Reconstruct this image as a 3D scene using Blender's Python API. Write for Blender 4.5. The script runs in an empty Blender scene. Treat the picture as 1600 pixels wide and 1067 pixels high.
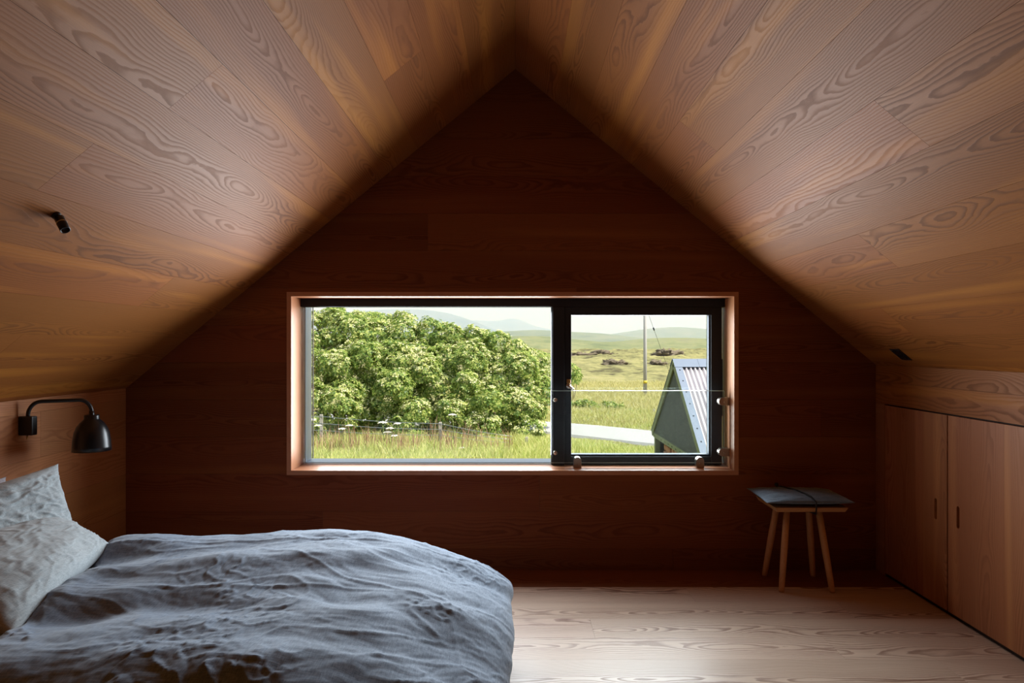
import bpy, bmesh, math, random
import numpy as np
from mathutils import Vector, Matrix
from mathutils.geometry import tessellate_polygon

random.seed(7)
rng = np.random.default_rng(11)
scene = bpy.context.scene
COL = scene.collection

# ------------------------------------------------------------------ camera
EYE = 1.28
cam_d = bpy.data.cameras.new('camera')
cam_d.lens = 24.0
cam_d.sensor_width = 36.0
cam_d.shift_x = -5.0 / 1600
cam_d.shift_y = 6.5 / 1600
cam_d.clip_end = 60000
cam_d.clip_start = 0.05
cam = bpy.data.objects.new('camera', cam_d)
COL.objects.link(cam)
cam.location = (0, 0, EYE)
cam.rotation_euler = (math.radians(90), 0, 0)
scene.camera = cam

# ------------------------------------------------------------------ world / lights / exposure
SUN_E, SUN_AZ = 56.0, 114.0        # elevation; azimuth from +Y clockwise: from the right, a little behind the house
world = bpy.data.worlds.new('sky')
scene.world = world
world.use_nodes = True
nt = world.node_tree
nt.nodes.clear()
w_out = nt.nodes.new('ShaderNodeOutputWorld')
w_bg = nt.nodes.new('ShaderNodeBackground')
w_sky = nt.nodes.new('ShaderNodeTexSky')
w_sky.sky_type = 'NISHITA'
w_sky.sun_disc = False
w_sky.sun_elevation = math.radians(SUN_E)
w_sky.sun_rotation = math.radians(SUN_AZ)
w_sky.air_density = 1.0
w_sky.dust_density = 2.5
w_sky.ozone_density = 1.5
w_tc = nt.nodes.new('ShaderNodeTexCoord')
w_map = nt.nodes.new('ShaderNodeMapping')
w_map.inputs['Scale'].default_value = (1.0, 1.0, 3.2)
w_noise = nt.nodes.new('ShaderNodeTexNoise')
w_noise.inputs['Scale'].default_value = 2.6
w_noise.inputs['Detail'].default_value = 6
w_noise.inputs['Roughness'].default_value = 0.55
w_ramp = nt.nodes.new('ShaderNodeMapRange')
w_ramp.inputs['From Min'].default_value = 0.30
w_ramp.inputs['From Max'].default_value = 0.62
w_mix = nt.nodes.new('ShaderNodeMix')
w_mix.data_type = 'RGBA'
w_mix.inputs['B'].default_value = (4.9, 5.35, 6.2, 1)
L = nt.links.new
L(w_tc.outputs['Generated'], w_map.inputs['Vector'])
L(w_map.outputs['Vector'], w_noise.inputs['Vector'])
L(w_noise.outputs['Fac'], w_ramp.inputs['Value'])
L(w_ramp.outputs['Result'], w_mix.inputs['Factor'])
L(w_sky.outputs['Color'], w_mix.inputs['A'])
L(w_mix.outputs['Result'], w_bg.inputs['Color'])
w_bg.inputs['Strength'].default_value = 0.19
L(w_bg.outputs['Background'], w_out.inputs['Surface'])

sun_d = bpy.data.lights.new('sun', 'SUN')
sun_d.energy = 7.4
sun_d.angle = math.radians(0.8)
sun_d.color = (1.0, 0.95, 0.86)
sun = bpy.data.objects.new('sun', sun_d)
COL.objects.link(sun)
_az, _el = math.radians(SUN_AZ), math.radians(SUN_E)
sun_dir = Vector((math.sin(_az) * math.cos(_el), math.cos(_az) * math.cos(_el), math.sin(_el)))
sun.rotation_euler = sun_dir.to_track_quat('Z', 'Y').to_euler()
sun.location = (20, -10, 30)

# added fill lamp in the window opening, boosts daylight beyond sun and sky
fill_d = bpy.data.lights.new('added_window_fill', 'AREA')
fill_d.shape = 'RECTANGLE'
fill_d.size = 2.34
fill_d.size_y = 0.86
fill_d.energy = 88
fill_d.spread = math.radians(146)
fill_d.color = (0.85, 0.935, 1.0)
fill = bpy.data.objects.new('added_window_fill', fill_d)
COL.objects.link(fill)
fill.location = (-0.015, 4.128, 1.050)
fill.rotation_euler = (math.radians(-90), 0, 0)     # shines towards -Y, into the room

scene.view_settings.view_transform = 'Standard'
scene.view_settings.look = 'None'
scene.view_settings.gamma = 1.0
scene.view_settings.use_curve_mapping = False
scene.view_settings.exposure = 0.0
scene.cycles.use_denoising = True
scene.cycles.adaptive_threshold = 0.02
scene.cycles.max_bounces = 12
scene.cycles.diffuse_bounces = 6
scene.cycles.glossy_bounces = 4
scene.cycles.transparent_max_bounces = 24
scene.cycles.volume_bounces = 1
scene.cycles.caustics_reflective = False
scene.cycles.caustics_refractive = False
scene.cycles.sample_clamp_indirect = 8.0

# ------------------------------------------------------------------ helpers
F = 1067.0
def at(x, y, Y):
    """place seen at photo pixel (x, y) at distance Y"""
    return Vector(((x - 805) / F * Y, Y, EYE - (y - 540) / F * Y))

def tag(o, label=None, cat=None, group=None, kind=None):
    if label: o['label'] = label
    if cat: o['category'] = cat
    if group: o['group'] = group
    if kind: o['kind'] = kind
    return o

def link(name, me, mat=None, parent=None, smooth=False):
    o = bpy.data.objects.new(name, me)
    COL.objects.link(o)
    if mat is not None and len(me.materials) == 0:
        me.materials.append(mat)
    if parent is not None:
        o.parent = parent
    if smooth:
        me.polygons.foreach_set('use_smooth', [True] * len(me.polygons))
    return o

def empty(name, loc=(0, 0, 0)):
    o = bpy.data.objects.new(name, None)
    o.empty_display_size = 0.1
    COL.objects.link(o)
    o.location = loc
    bpy.context.view_layer.update()
    return o

def mesh(name, verts, faces):
    me = bpy.data.meshes.new(name)
    me.from_pydata([tuple(v) for v in verts], [], [tuple(f) for f in faces])
    me.update()
    return me

def grid_mesh(name, P):
    """P: (n, m, 3) array -> quad mesh"""
    n, m = P.shape[:2]
    idx = np.arange(n * m).reshape(n, m)
    f = np.stack([idx[:-1, :-1], idx[1:, :-1], idx[1:, 1:], idx[:-1, 1:]], -1).reshape(-1, 4)
    return fast_mesh(name, P.reshape(-1, 3), f)

def fast_mesh(name, v, f):
    me = bpy.data.meshes.new(name)
    nf, k = f.shape
    me.vertices.add(len(v))
    me.vertices.foreach_set('co', np.asarray(v, np.float32).ravel())
    me.loops.add(nf * k)
    me.loops.foreach_set('vertex_index', np.asarray(f, np.int32).ravel())
    me.polygons.add(nf)
    me.polygons.foreach_set('loop_start', np.arange(0, nf * k, k, dtype=np.int32))
    me.polygons.foreach_set('loop_total', np.full(nf, k, np.int32))
    me.update(calc_edges=True)
    me.validate()
    return me

def prism_mesh(name, outline, z0, z1, holes=()):
    """outline in local xy (ccw), extruded from z0 to z1"""
    loops = [list(outline)] + [list(h) for h in holes]
    tris = tessellate_polygon([[Vector((p[0], p[1], 0)) for p in lp] for lp in loops])
    flat = [p for lp in loops for p in lp]
    n = len(flat)
    V = [(p[0], p[1], z0) for p in flat] + [(p[0], p[1], z1) for p in flat]
    Fc = []
    for t in tris:
        a, b, c = [Vector(flat[i]) for i in t]
        cr = (b - a).x * (c - a).y - (b - a).y * (c - a).x
        if abs(cr) < 1e-12: continue
        t = t if cr > 0 else (t[0], t[2], t[1])
        Fc.append((t[0] + n, t[1] + n, t[2] + n))
        Fc.append((t[0], t[2], t[1]))
    s = 0
    for li, lp in enumerate(loops):
        m = len(lp)
        area = sum(lp[i][0] * lp[(i + 1) % m][1] - lp[(i + 1) % m][0] * lp[i][1] for i in range(m))
        ccw = area > 0
        if li > 0: ccw = not ccw
        for i in range(m):
            a, b = s + i, s + (i + 1) % m
            Fc.append((a, b, b + n, a + n) if ccw else (b, a, a + n, b + n))
        s += m
    return mesh(name, V, Fc)

def clip(poly, nx, ny, c):
    """keep nx*x + ny*y <= c"""
    out = []
    m = len(poly)
    for i in range(m):
        p, q = poly[i], poly[(i + 1) % m]
        dp, dq = nx * p[0] + ny * p[1] - c, nx * q[0] + ny * q[1] - c
        if dp <= 0: out.append(p)
        if dp * dq < 0:
            t = dp / (dp - dq)
            out.append((p[0] + t * (q[0] - p[0]), p[1] + t * (q[1] - p[1])))
    return out

def bevel_mesh(me, w, seg=2):
    bm = bmesh.new(); bm.from_mesh(me)
    bmesh.ops.bevel(bm, geom=list(bm.edges), offset=w, segments=seg, affect='EDGES', profile=0.6, clamp_overlap=True)
    bm.to_mesh(me); bm.free(); me.update()
    return me

def box(name, x0, x1, y0, y1, z0, z1, mat, parent=None, bev=0.0):
    V = [(x, y, z) for x in (x0, x1) for y in (y0, y1) for z in (z0, z1)]
    Fc = [(0, 1, 3, 2), (4, 6, 7, 5), (0, 4, 5, 1), (2, 3, 7, 6), (0, 2, 6, 4), (1, 5, 7, 3)]
    me = mesh(name, V, Fc)
    if bev: bevel_mesh(me, bev)
    return link(name, me, mat, parent)

def tube_arrays(pts, radii, seg=10, cap=True):
    pts = [Vector(p) for p in pts]
    if not hasattr(radii, '__len__'): radii = [radii] * len(pts)
    V, Fc = [], []
    up = None
    for i, p in enumerate(pts):
        d = (pts[min(i + 1, len(pts) - 1)] - pts[max(i - 1, 0)]).normalized()
        if up is None:
            up = d.orthogonal().normalized()
        else:
            up = (up - d * up.dot(d)).normalized()
        sd = d.cross(up)
        for k in range(seg):
            a = 2 * math.pi * k / seg
            V.append(p + (up * math.cos(a) + sd * math.sin(a)) * radii[i])
    for i in range(len(pts) - 1):
        for k in range(seg):
            a, b = i * seg + k, i * seg + (k + 1) % seg
            Fc.append((a, b, b + seg, a + seg))
    if cap:
        Fc.append(tuple(range(seg))[::-1])
        Fc.append(tuple((len(pts) - 1) * seg + k for k in range(seg)))
    return V, Fc

def tube(name, pts, radii, mat, parent=None, seg=12):
    V, Fc = tube_arrays(pts, radii, seg)
    me = mesh(name, V, Fc)
    o = link(name, me, mat, parent)
    for p in me.polygons:
        if len(p.vertices) == 4: p.use_smooth = True
    return o

def lathe(name, prof, mat, parent=None, seg=40, loc=(0, 0, 0), M=None):
    """prof: (r, z) list"""
    V, Fc = [], []
    for r, z in prof:
        for k in range(seg):
            a = 2 * math.pi * k / seg
            V.append((r * math.cos(a), r * math.sin(a), z))
    for i in range(len(prof) - 1):
        for k in range(seg):
            a, b = i * seg + k, i * seg + (k + 1) % seg
            Fc.append((a, b, b + seg, a + seg))
    if M is not None:
        V = [M @ Vector(v) for v in V]
    V = [Vector(v) + Vector(loc) for v in V]
    return link(name, mesh(name, V, Fc), mat, parent, smooth=True)

# numpy gradient noise
_perm = rng.permutation(512)
_grad = rng.normal(size=(512, 2)); _grad /= np.linalg.norm(_grad, axis=1)[:, None]
def pnoise(x, y):
    xi, yi = np.floor(x).astype(int), np.floor(y).astype(int)
    xf, yf = x - xi, y - yi
    def g(ix, iy, dx, dy):
        h = _perm[(_perm[ix & 511] + iy) & 511]
        return _grad[h, 0] * dx + _grad[h, 1] * dy
    u, v = xf ** 3 * (xf * (xf * 6 - 15) + 10), yf ** 3 * (yf * (yf * 6 - 15) + 10)
    a = g(xi, yi, xf, yf) * (1 - u) + g(xi + 1, yi, xf - 1, yf) * u
    b = g(xi, yi + 1, xf, yf - 1) * (1 - u) + g(xi + 1, yi + 1, xf - 1, yf - 1) * u
    return (a * (1 - v) + b * v) * 1.5
def fbm(x, y, o=4, gain=0.5):
    s, a = 0, 1.0
    for i in range(o):
        s = s + a * pnoise(x * 2 ** i + 13.7 * i, y * 2 ** i + 7.1 * i); a *= gain
    return s
def ridged(x, y):
    return (1 - np.clip(np.abs(pnoise(x, y)) * 2.2, 0, 1)) ** 3

# ------------------------------------------------------------------ materials
class NT:
    def __init__(self, name):
        self.m = bpy.data.materials.new(name); self.m.use_nodes = True
        self.t = self.m.node_tree; self.t.nodes.clear()
        self.out = self.t.nodes.new('ShaderNodeOutputMaterial')
    def n(self, typ, **kw):
        nd = self.t.nodes.new(typ)
        for k, v in kw.items():
            if k.startswith('i_'):
                nd.inputs[k[2:].replace('_', ' ')].default_value = v
            else:
                setattr(nd, k, v)
        return nd
    def l(self, a, b): self.t.links.new(a, b)
    def math(self, op, a, b=None, c=None):
        nd = self.t.nodes.new('ShaderNodeMath'); nd.operation = op
        for i, v in enumerate((a, b, c)):
            if v is None: continue
            if isinstance(v, (int, float)): nd.inputs[i].default_value = v
            else: self.l(v, nd.inputs[i])
        return nd.outputs[0]
    def mix(self, fac, a, b, blend='MIX'):
        nd = self.t.nodes.new('ShaderNodeMix'); nd.data_type = 'RGBA'; nd.blend_type = blend
        for k, v in (('Factor', fac), ('A', a), ('B', b)):
            if isinstance(v, (int, float)): nd.inputs[k].default_value = v
            elif isinstance(v, tuple): nd.inputs[k].default_value = v
            else: self.l(v, nd.inputs[k])
        return nd.outputs['Result']
    def ramp(self, fac, stops):
        nd = self.t.nodes.new('ShaderNodeValToRGB')
        el = nd.color_ramp.elements
        while len(el) < len(stops): el.new(0.5)
        for e, (p, c) in zip(el, stops):
            e.position = p; e.color = c
        self.l(fac, nd.inputs['Fac'])
        return nd.outputs['Color']

def srgb(r, g, b):
    f = lambda c: (c / 255 / 12.92) if c / 255 <= 0.04045 else ((c / 255 + 0.055) / 1.055) ** 2.4
    return (f(r), f(g), f(b), 1)

def wood(name, light, dark, streak, rough=0.45, spec=0.4, contrast=0.5, axis='X', var=0.12, faint=0.3, sk=0.5):
    t = NT(name)
    tc = t.n('ShaderNodeTexCoord'); oi = t.n('ShaderNodeObjectInfo')
    sep = t.n('ShaderNodeSeparateXYZ'); t.l(tc.outputs['Object'], sep.inputs[0])
    x, y, z = sep.outputs
    if axis == 'Z': x, z = z, x
    rnd = oi.outputs['Random']
    r2 = t.math('FRACT', t.math('MULTIPLY', rnd, 17.31))
    r3 = t.math('FRACT', t.math('MULTIPLY', rnd, 91.77))
    def noise(sx, sy, off, detail=2.0, rough_=0.5):
        cb = t.n('ShaderNodeCombineXYZ')
        t.l(t.math('ADD', t.math('MULTIPLY', x, sx), t.math('MULTIPLY', rnd, off)), cb.inputs[0])
        t.l(t.math('ADD', t.math('MULTIPLY', y, sy), t.math('MULTIPLY', z, sy * 0.6)), cb.inputs[1])
        t.l(t.math('MULTIPLY', r2, off * 0.7), cb.inputs[2])
        nd = t.n('ShaderNodeTexNoise', i_Scale=1.0, i_Detail=detail, i_Roughness=rough_)
        t.l(cb.outputs[0], nd.inputs['Vector'])
        return nd.outputs['Fac']
    n1 = t.math('SUBTRACT', noise(0.9, 2.0, 61.0), 0.5)
    n2 = t.math('SUBTRACT', noise(1.5, 4.5, 137.0, 1.5), 0.5)
    yy = t.math('ADD', t.math('ADD', y, t.math('MULTIPLY', t.math('SUBTRACT', r2, 0.5), 0.20)), t.math('MULTIPLY', n1, 0.16))
    dd = t.math('ADD', t.math('ADD', 0.03, t.math('MULTIPLY', r3, 0.07)), t.math('MULTIPLY', n2, 0.12))
    r = t.math('SQRT', t.math('ADD', t.math('MULTIPLY', yy, yy), t.math('MULTIPLY', dd, dd)))
    fine = t.math('SUBTRACT', noise(7.0, 30.0, 211.0, 3.0), 0.5)
    sp = t.math('MULTIPLY', r, t.math('ADD', 105.0, t.math('MULTIPLY', r2, 60.0)))
    rag = t.math('SUBTRACT', noise(22.0, 60.0, 77.0, 2.0), 0.5)
    ring = t.math('FRACT', t.math('ADD', t.math('ADD', sp, t.math('MULTIPLY', fine, 0.9)), t.math('MULTIPLY', rag, 0.35)))
    blot = t.n('ShaderNodeMapRange', i_From_Min=0.32, i_From_Max=0.66, i_To_Min=faint, i_To_Max=1.0); t.l(noise(1.1, 7.0, 307.0, 3.0), blot.inputs['Value'])
    # where the rings stand close together (straight grain) they read fainter
    flank = t.n('ShaderNodeMapRange', i_From_Min=0.03, i_From_Max=0.13, i_To_Min=1.0, i_To_Max=faint + 0.1); t.l(t.math('ABSOLUTE', yy), flank.inputs['Value'])
    late = t.ramp(ring, [(0.0, (0, 0, 0, 1)), (0.42, (0.12, 0.12, 0.12, 1)), (0.80, (1, 1, 1, 1)), (0.93, (0.9, 0.9, 0.9, 1)), (1.0, (0.0, 0.0, 0.0, 1))])
    fib = noise(5.0, 420.0, 19.0, 2.0, 0.7)
    strk = t.n('ShaderNodeMapRange', i_From_Min=0.56, i_From_Max=0.74); t.l(noise(0.5, 9.0, 43.0, 2.0), strk.inputs['Value'])
    col = t.mix(t.math('MULTIPLY', t.math('MULTIPLY', late, contrast), t.math('MULTIPLY', blot.outputs[0], flank.outputs[0])), light, dark)
    col = t.mix(t.math('MULTIPLY', strk.outputs[0], sk), col, streak)
    tone = t.math('ADD', 1.0 - var / 2, t.math('MULTIPLY', r3, var))
    tone = t.math('MULTIPLY', tone, t.math('ADD', 0.84, t.math('MULTIPLY', fib, 0.32)))
    hsv = t.n('ShaderNodeHueSaturation'); t.l(col, hsv.inputs['Color']); t.l(tone, hsv.inputs['Value'])
    t.l(t.math('ADD', 0.496, t.math('MULTIPLY', r2, 0.008)), hsv.inputs['Hue'])
    b = t.n('ShaderNodeBsdfPrincipled', i_Roughness=rough)
    b.inputs['Specular IOR Level'].default_value = spec
    t.l(hsv.outputs[0], b.inputs['Base Color'])
    t.l(t.math('ADD', rough - 0.05, t.math('MULTIPLY', late, 0.1)), b.inputs['Roughness'])
    bp = t.n('ShaderNodeBump', i_Strength=0.12, i_Distance=0.002)
    t.l(t.math('ADD', late, t.math('MULTIPLY', fib, 0.8)), bp.inputs['Height'])
    t.l(bp.outputs[0], b.inputs['Normal'])
    t.l(b.outputs[0], t.out.inputs['Surface'])
    return t.m

def plain(name, col, rough=0.5, metal=0.0, spec=0.5, noise=0.0, nscale=8.0, bump=0.0, coords='Object'):
    t = NT(name)
    b = t.n('ShaderNodeBsdfPrincipled', i_Roughness=rough, i_Metallic=metal)
    b.inputs['Specular IOR Level'].default_value = spec
    tc = t.n('ShaderNodeTexCoord')
    nd = t.n('ShaderNodeTexNoise', i_Scale=nscale, i_Detail=5.0); t.l(tc.outputs[coords], nd.inputs['Vector'])
    lo = tuple(c * (1 - noise) for c in col[:3]) + (1,)
    hi = tuple(min(1, c * (1 + noise)) for c in col[:3]) + (1,)
    t.l(t.mix(nd.outputs['Fac'], lo, hi), b.inputs['Base Color'])
    if bump:
        bp = t.n('ShaderNodeBump', i_Strength=bump, i_Distance=0.01); t.l(nd.outputs['Fac'], bp.inputs['Height']); t.l(bp.outputs[0], b.inputs['Normal'])
    t.l(b.outputs[0], t.out.inputs['Surface'])
    return t.m

def linen(name, c0, c1):
    t = NT(name)
    tc = t.n('ShaderNodeTexCoord')
    mp = t.n('ShaderNodeMapping'); mp.inputs['Scale'].default_value = (30, 330, 200); t.l(tc.outputs['Object'], mp.inputs[0])
    a = t.n('ShaderNodeTexNoise', i_Scale=1.0, i_Detail=2.0); t.l(mp.outputs[0], a.inputs['Vector'])
    mp2 = t.n('ShaderNodeMapping'); mp2.inputs['Scale'].default_value = (330, 30, 200); t.l(tc.outputs['Object'], mp2.inputs[0])
    a2 = t.n('ShaderNodeTexNoise', i_Scale=1.0, i_Detail=2.0); t.l(mp2.outputs[0], a2.inputs['Vector'])
    w = t.math('MULTIPLY', t.math('ADD', a.outputs['Fac'], a2.outputs['Fac']), 0.5)
    big = t.n('ShaderNodeTexNoise', i_Scale=5.0, i_Detail=4.0); t.l(tc.outputs['Object'], big.inputs['Vector'])
    f = t.n('ShaderNodeMapRange', i_From_Min=0.35, i_From_Max=0.65)
    t.l(t.math('ADD', t.math('MULTIPLY', w, 0.75), t.math('MULTIPLY', big.outputs['Fac'], 0.25)), f.inputs['Value'])
    b = t.n('ShaderNodeBsdfPrincipled', i_Roughness=0.85)
    b.inputs['Specular IOR Level'].default_value = 0.2
    b.inputs['Sheen Weight'].default_value = 0.25
    b.inputs['Sheen Roughness'].default_value = 0.4
    t.l(t.mix(f.outputs[0], c0, c1), b.inputs['Base Color'])
    bp = t.n('ShaderNodeBump', i_Strength=0.25, i_Distance=0.002); t.l(w, bp.inputs['Height']); t.l(bp.outputs[0], b.inputs['Normal'])
    t.l(b.outputs[0], t.out.inputs['Surface'])
    return t.m

def glass(name, tint=(1, 1, 1, 1)):
    t = NT(name)
    fr = t.n('ShaderNodeFresnel', i_IOR=1.45)
    tr = t.n('ShaderNodeBsdfTransparent', i_Color=tint)
    gl = t.n('ShaderNodeBsdfGlossy', i_Roughness=0.0)
    mx = t.n('ShaderNodeMixShader')
    t.l(fr.outputs[0], mx.inputs[0]); t.l(tr.outputs[0], mx.inputs[1]); t.l(gl.outputs[0], mx.inputs[2])
    t.l(mx.outputs[0], t.out.inputs['Surface'])
    return t.m

def leafy(name, c0, c1, c2, trans=0.35, rough=0.55):
    t = NT(name)
    g = t.n('ShaderNodeNewGeometry')
    col = t.ramp(g.outputs['Random Per Island'], [(0.0, c0), (0.5, c1), (1.0, c2)])
    b = t.n('ShaderNodeBsdfPrincipled', i_Roughness=rough)
    b.inputs['Specular IOR Level'].default_value = 0.35
    t.l(col, b.inputs['Base Color'])
    tl = t.n('ShaderNodeBsdfTranslucent'); t.l(col, tl.inputs['Color'])
    mx = t.n('ShaderNodeMixShader', i_Fac=trans)
    t.l(b.outputs[0], mx.inputs[1]); t.l(tl.outputs[0], mx.inputs[2])
    t.l(mx.outputs[0], t.out.inputs['Surface'])
    return t.m

def land(name, stops, s1=0.05, s2=0.6, stretch=1.0, bump=0.0):
    t = NT(name)
    tc = t.n('ShaderNodeTexCoord')
    mp = t.n('ShaderNodeMapping'); mp.inputs['Scale'].default_value = (1.0, stretch, 1.0); t.l(tc.outputs['Object'], mp.inputs[0])
    a = t.n('ShaderNodeTexNoise', i_Scale=s1, i_Detail=6.0, i_Roughness=0.6); t.l(mp.outputs[0], a.inputs['Vector'])
    b_ = t.n('ShaderNodeTexNoise', i_Scale=s2, i_Detail=6.0, i_Roughness=0.65); t.l(mp.outputs[0], b_.inputs['Vector'])
    f = t.math('ADD', t.math('MULTIPLY', a.outputs['Fac'], 0.5), t.math('MULTIPLY', b_.outputs['Fac'], 0.5))
    mr = t.n('ShaderNodeMapRange', i_From_Min=0.34, i_From_Max=0.66); t.l(f, mr.inputs['Value'])
    b = t.n('ShaderNodeBsdfPrincipled', i_Roughness=0.95)
    b.inputs['Specular IOR Level'].default_value = 0.1
    t.l(t.ramp(mr.outputs[0], stops), b.inputs['Base Color'])
    if bump:
        bp = t.n('ShaderNodeBump', i_Strength=bump, i_Distance=1.0); t.l(f, bp.inputs['Height']); t.l(bp.outputs[0], b.inputs['Normal'])
    t.l(b.outputs[0], t.out.inputs['Surface'])
    return t.m

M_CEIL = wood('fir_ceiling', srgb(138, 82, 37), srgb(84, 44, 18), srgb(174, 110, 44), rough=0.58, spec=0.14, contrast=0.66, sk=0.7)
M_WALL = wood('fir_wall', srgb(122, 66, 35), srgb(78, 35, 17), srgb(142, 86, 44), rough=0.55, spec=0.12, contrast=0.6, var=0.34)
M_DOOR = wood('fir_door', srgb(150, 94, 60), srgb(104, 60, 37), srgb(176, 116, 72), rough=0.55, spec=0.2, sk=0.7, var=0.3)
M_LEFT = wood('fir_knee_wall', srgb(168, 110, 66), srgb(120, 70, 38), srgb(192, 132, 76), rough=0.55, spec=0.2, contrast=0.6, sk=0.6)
M_FLOOR = wood('fir_floor', srgb(206, 182, 162), srgb(122, 84, 66), srgb(214, 192, 172), rough=0.42, spec=0.4, contrast=1.0, faint=0.5)
M_DARKFIR = wood('dark_red_fir', srgb(120, 68, 38), srgb(82, 40, 20), srgb(134, 80, 46), rough=0.5, spec=0.3)
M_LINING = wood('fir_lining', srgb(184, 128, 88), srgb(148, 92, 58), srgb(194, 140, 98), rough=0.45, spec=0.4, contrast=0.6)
M_SHELL = plain('dark_batten', srgb(60, 36, 22), 0.8)
M_OAK = wood('oak_stool', srgb(190, 140, 92), srgb(150, 100, 60), srgb(200, 150, 100), rough=0.5, contrast=0.5, axis='Z')
M_BLACK = plain('black_paint', srgb(26, 26, 28), 0.38, 0, 0.5)
M_SATIN = plain('satin_black_shade', srgb(22, 22, 24), 0.30, 0, 0.5)
M_FRAME = plain('black_window_frame', srgb(27, 28, 31), 0.6, 0, 0.25)
M_ALU = plain('pale_glazing_trim', srgb(196, 206, 218), 0.35, 0.3, 0.5)
M_BEAD = plain('grey_sash_bead', srgb(62, 70, 80), 0.7, 0, 0.2)
M_STEEL = plain('brushed_steel', srgb(190, 182, 172), 0.28, 1.0)
M_BRASS = plain('brass', srgb(190, 150, 90), 0.35, 1.0)
M_DUVET = linen('slate_linen', srgb(88, 106, 128), srgb(142, 160, 182))
M_PILLOW = linen('pale_grey_linen', srgb(146, 156, 161), srgb(186, 194, 197))
M_PINK = linen('mauve_grey_linen', srgb(150, 146, 152), srgb(184, 178, 184))
M_CUSH = linen('slate_cushion_cloth', srgb(84, 100, 116), srgb(112, 128, 144))
M_WHITE = linen('white_ticking', srgb(205, 205, 200), srgb(222, 222, 218))
M_CORD = plain('black_cord', srgb(18, 18, 20), 0.8)
M_GLASS = glass('clear_glass', (0.97, 0.985, 0.98, 1))
M_GUARD = glass('guard_glass', (0.96, 0.985, 0.975, 1))
M_EDGE = plain('polished_glass_edge', srgb(200, 226, 214), 0.15, 0, 0.6)

# ------------------------------------------------------------------ room shell
WY = 3.90                      # inner face of the gable wall
XL, XR = -2.224, 2.060         # inner faces of the knee walls
RZ, TAN = 2.86, 0.82           # ridge height, roof slope
ZL, ZR = RZ + TAN * XL, RZ - TAN * XR
BACK = -5.0
BW = 0.2127                    # board width
GAP = 0.0009
WX0, WX1, WZ0, WZ1 = -1.279, 1.250, 0.567, 1.561   # window opening
PT = 0.02                      # board thickness

def board(parent, outline, M, mat, holes=(), name='plank', thick=PT):
    """outline in the board's own frame: x along the grain, y across, z towards the room"""
    xs = [p[0] for p in outline]; ys = [p[1] for p in outline]
    cx, cy = (min(xs) + max(xs)) / 2, (min(ys) + max(ys)) / 2
    sh = lambda lp: [(p[0] - cx, p[1] - cy) for p in lp]
    me = prism_mesh(name, sh(outline), -thick, 0.0, [sh(h) for h in holes])
    o = link(name, me, mat, parent)
    o.matrix_basis = M @ Matrix.Translation((cx, cy, 0))
    return o

def frame_matrix(origin, ex, ey):
    ex, ey = Vector(ex).normalized(), Vector(ey).normalized()
    ez = ex.cross(ey)
    return Matrix(((ex.x, ey.x, ez.x, origin[0]), (ex.y, ey.y, ez.y, origin[1]), (ex.z, ey.z, ez.z, origin[2]), (0, 0, 0, 1)))

# --- gable wall: a thick wall with the window opening, faced with horizontal boards
EX = 0.35
pent = [(XL - EX, -0.4), (XR + EX, -0.4), (XR + EX, ZR - TAN * EX + 0.3), (0, RZ + 0.3), (XL - EX, ZL - TAN * EX + 0.3)]
hole = [(WX0 - .012, WZ0 - .012), (WX1 + .012, WZ0 - .012), (WX1 + .012, WZ1 + .012), (WX0 - .012, WZ1 + .012)]
me = prism_mesh('wall_back', pent, 0, 0.26, [hole])
wall_back = link('wall_back', me, M_SHELL)
me.transform(Matrix(((1, 0, 0, 0), (0, 0, 1, WY + PT + 0.001), (0, 1, 0, 0), (0, 0, 0, 1))))
me.flip_normals()
tag(wall_back, 'dark reddish wooden gable wall around the wide window', kind='structure')
TR = 0.026                     # width of the window trim on the wall face
MB = frame_matrix((0, WY, 0), (1, 0, 0), (0, 0, 1))   # z axis = x cross z = -Y: faces the room
seam0 = 0.333 - 2 * BW
k = 0
while seam0 + k * BW < RZ:
    z0, z1 = seam0 + k * BW + GAP / 2, seam0 + (k + 1) * BW - GAP / 2
    k += 1
    z0 = max(z0, 0.0)
    if z1 <= 0: continue
    joints = {3: [0.14], 2: [-1.1], 5: [1.75], 9: [], 8: [0.35], 1: [0.9], 10: [-0.5], 4: [-1.8]}.get(k, [])
    # joint just left of x = 620 px in the board under the window
    if k == 4: joints = [(620 - 805) / 273.6]
    cuts = [XL] + joints + [XR]
    for a, b in zip(cuts[:-1], cuts[1:]):
        a, b = a + GAP / 2, b - GAP / 2
        pieces = []
        wa, wb, wc, wd = WX0 - TR, WX1 + TR, WZ0 - TR, WZ1 + TR
        if z1 <= wc or z0 >= wd or b <= wa or a >= wb:
            pieces = [[(a, z0), (b, z0), (b, z1), (a, z1)]]
        elif z0 >= wc and z1 <= wd:
            if a < wa: pieces.append([(a, z0), (min(b, wa), z0), (min(b, wa), z1), (a, z1)])
            if b > wb: pieces.append([(max(a, wb), z0), (b, z0), (b, z1), (max(a, wb), z1)])
        elif z0 < wc:          # notch cut from the top
            p = [(a, z0), (b, z0), (b, z1)]
            if b > wb: p += [(wb, z1), (wb, wc)]
            else: p[-1] = (b, wc)
            if a < wa: p += [(wa, wc), (wa, z1), (a, z1)]
            else: p += [(a, wc)]
            pieces = [p]
        else:                  # notch cut from the bottom
            p = [(a, z1)]
            p += [(a, z0), (wa, z0), (wa, wd)] if a < wa else [(a, wd)]
            p += [(wb, wd), (wb, z0), (b, z0)] if b > wb else [(b, wd)]
            p += [(b, z1)]
            pieces = [p]
        for p in pieces:
            p = clip(p, -TAN, 1, RZ); p = clip(p, TAN, 1, RZ)
            if len(p) >= 3 and max(q[0] for q in p) - min(q[0] for q in p) > 0.01:
                board(wall_back, p, MB, M_WALL)

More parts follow.
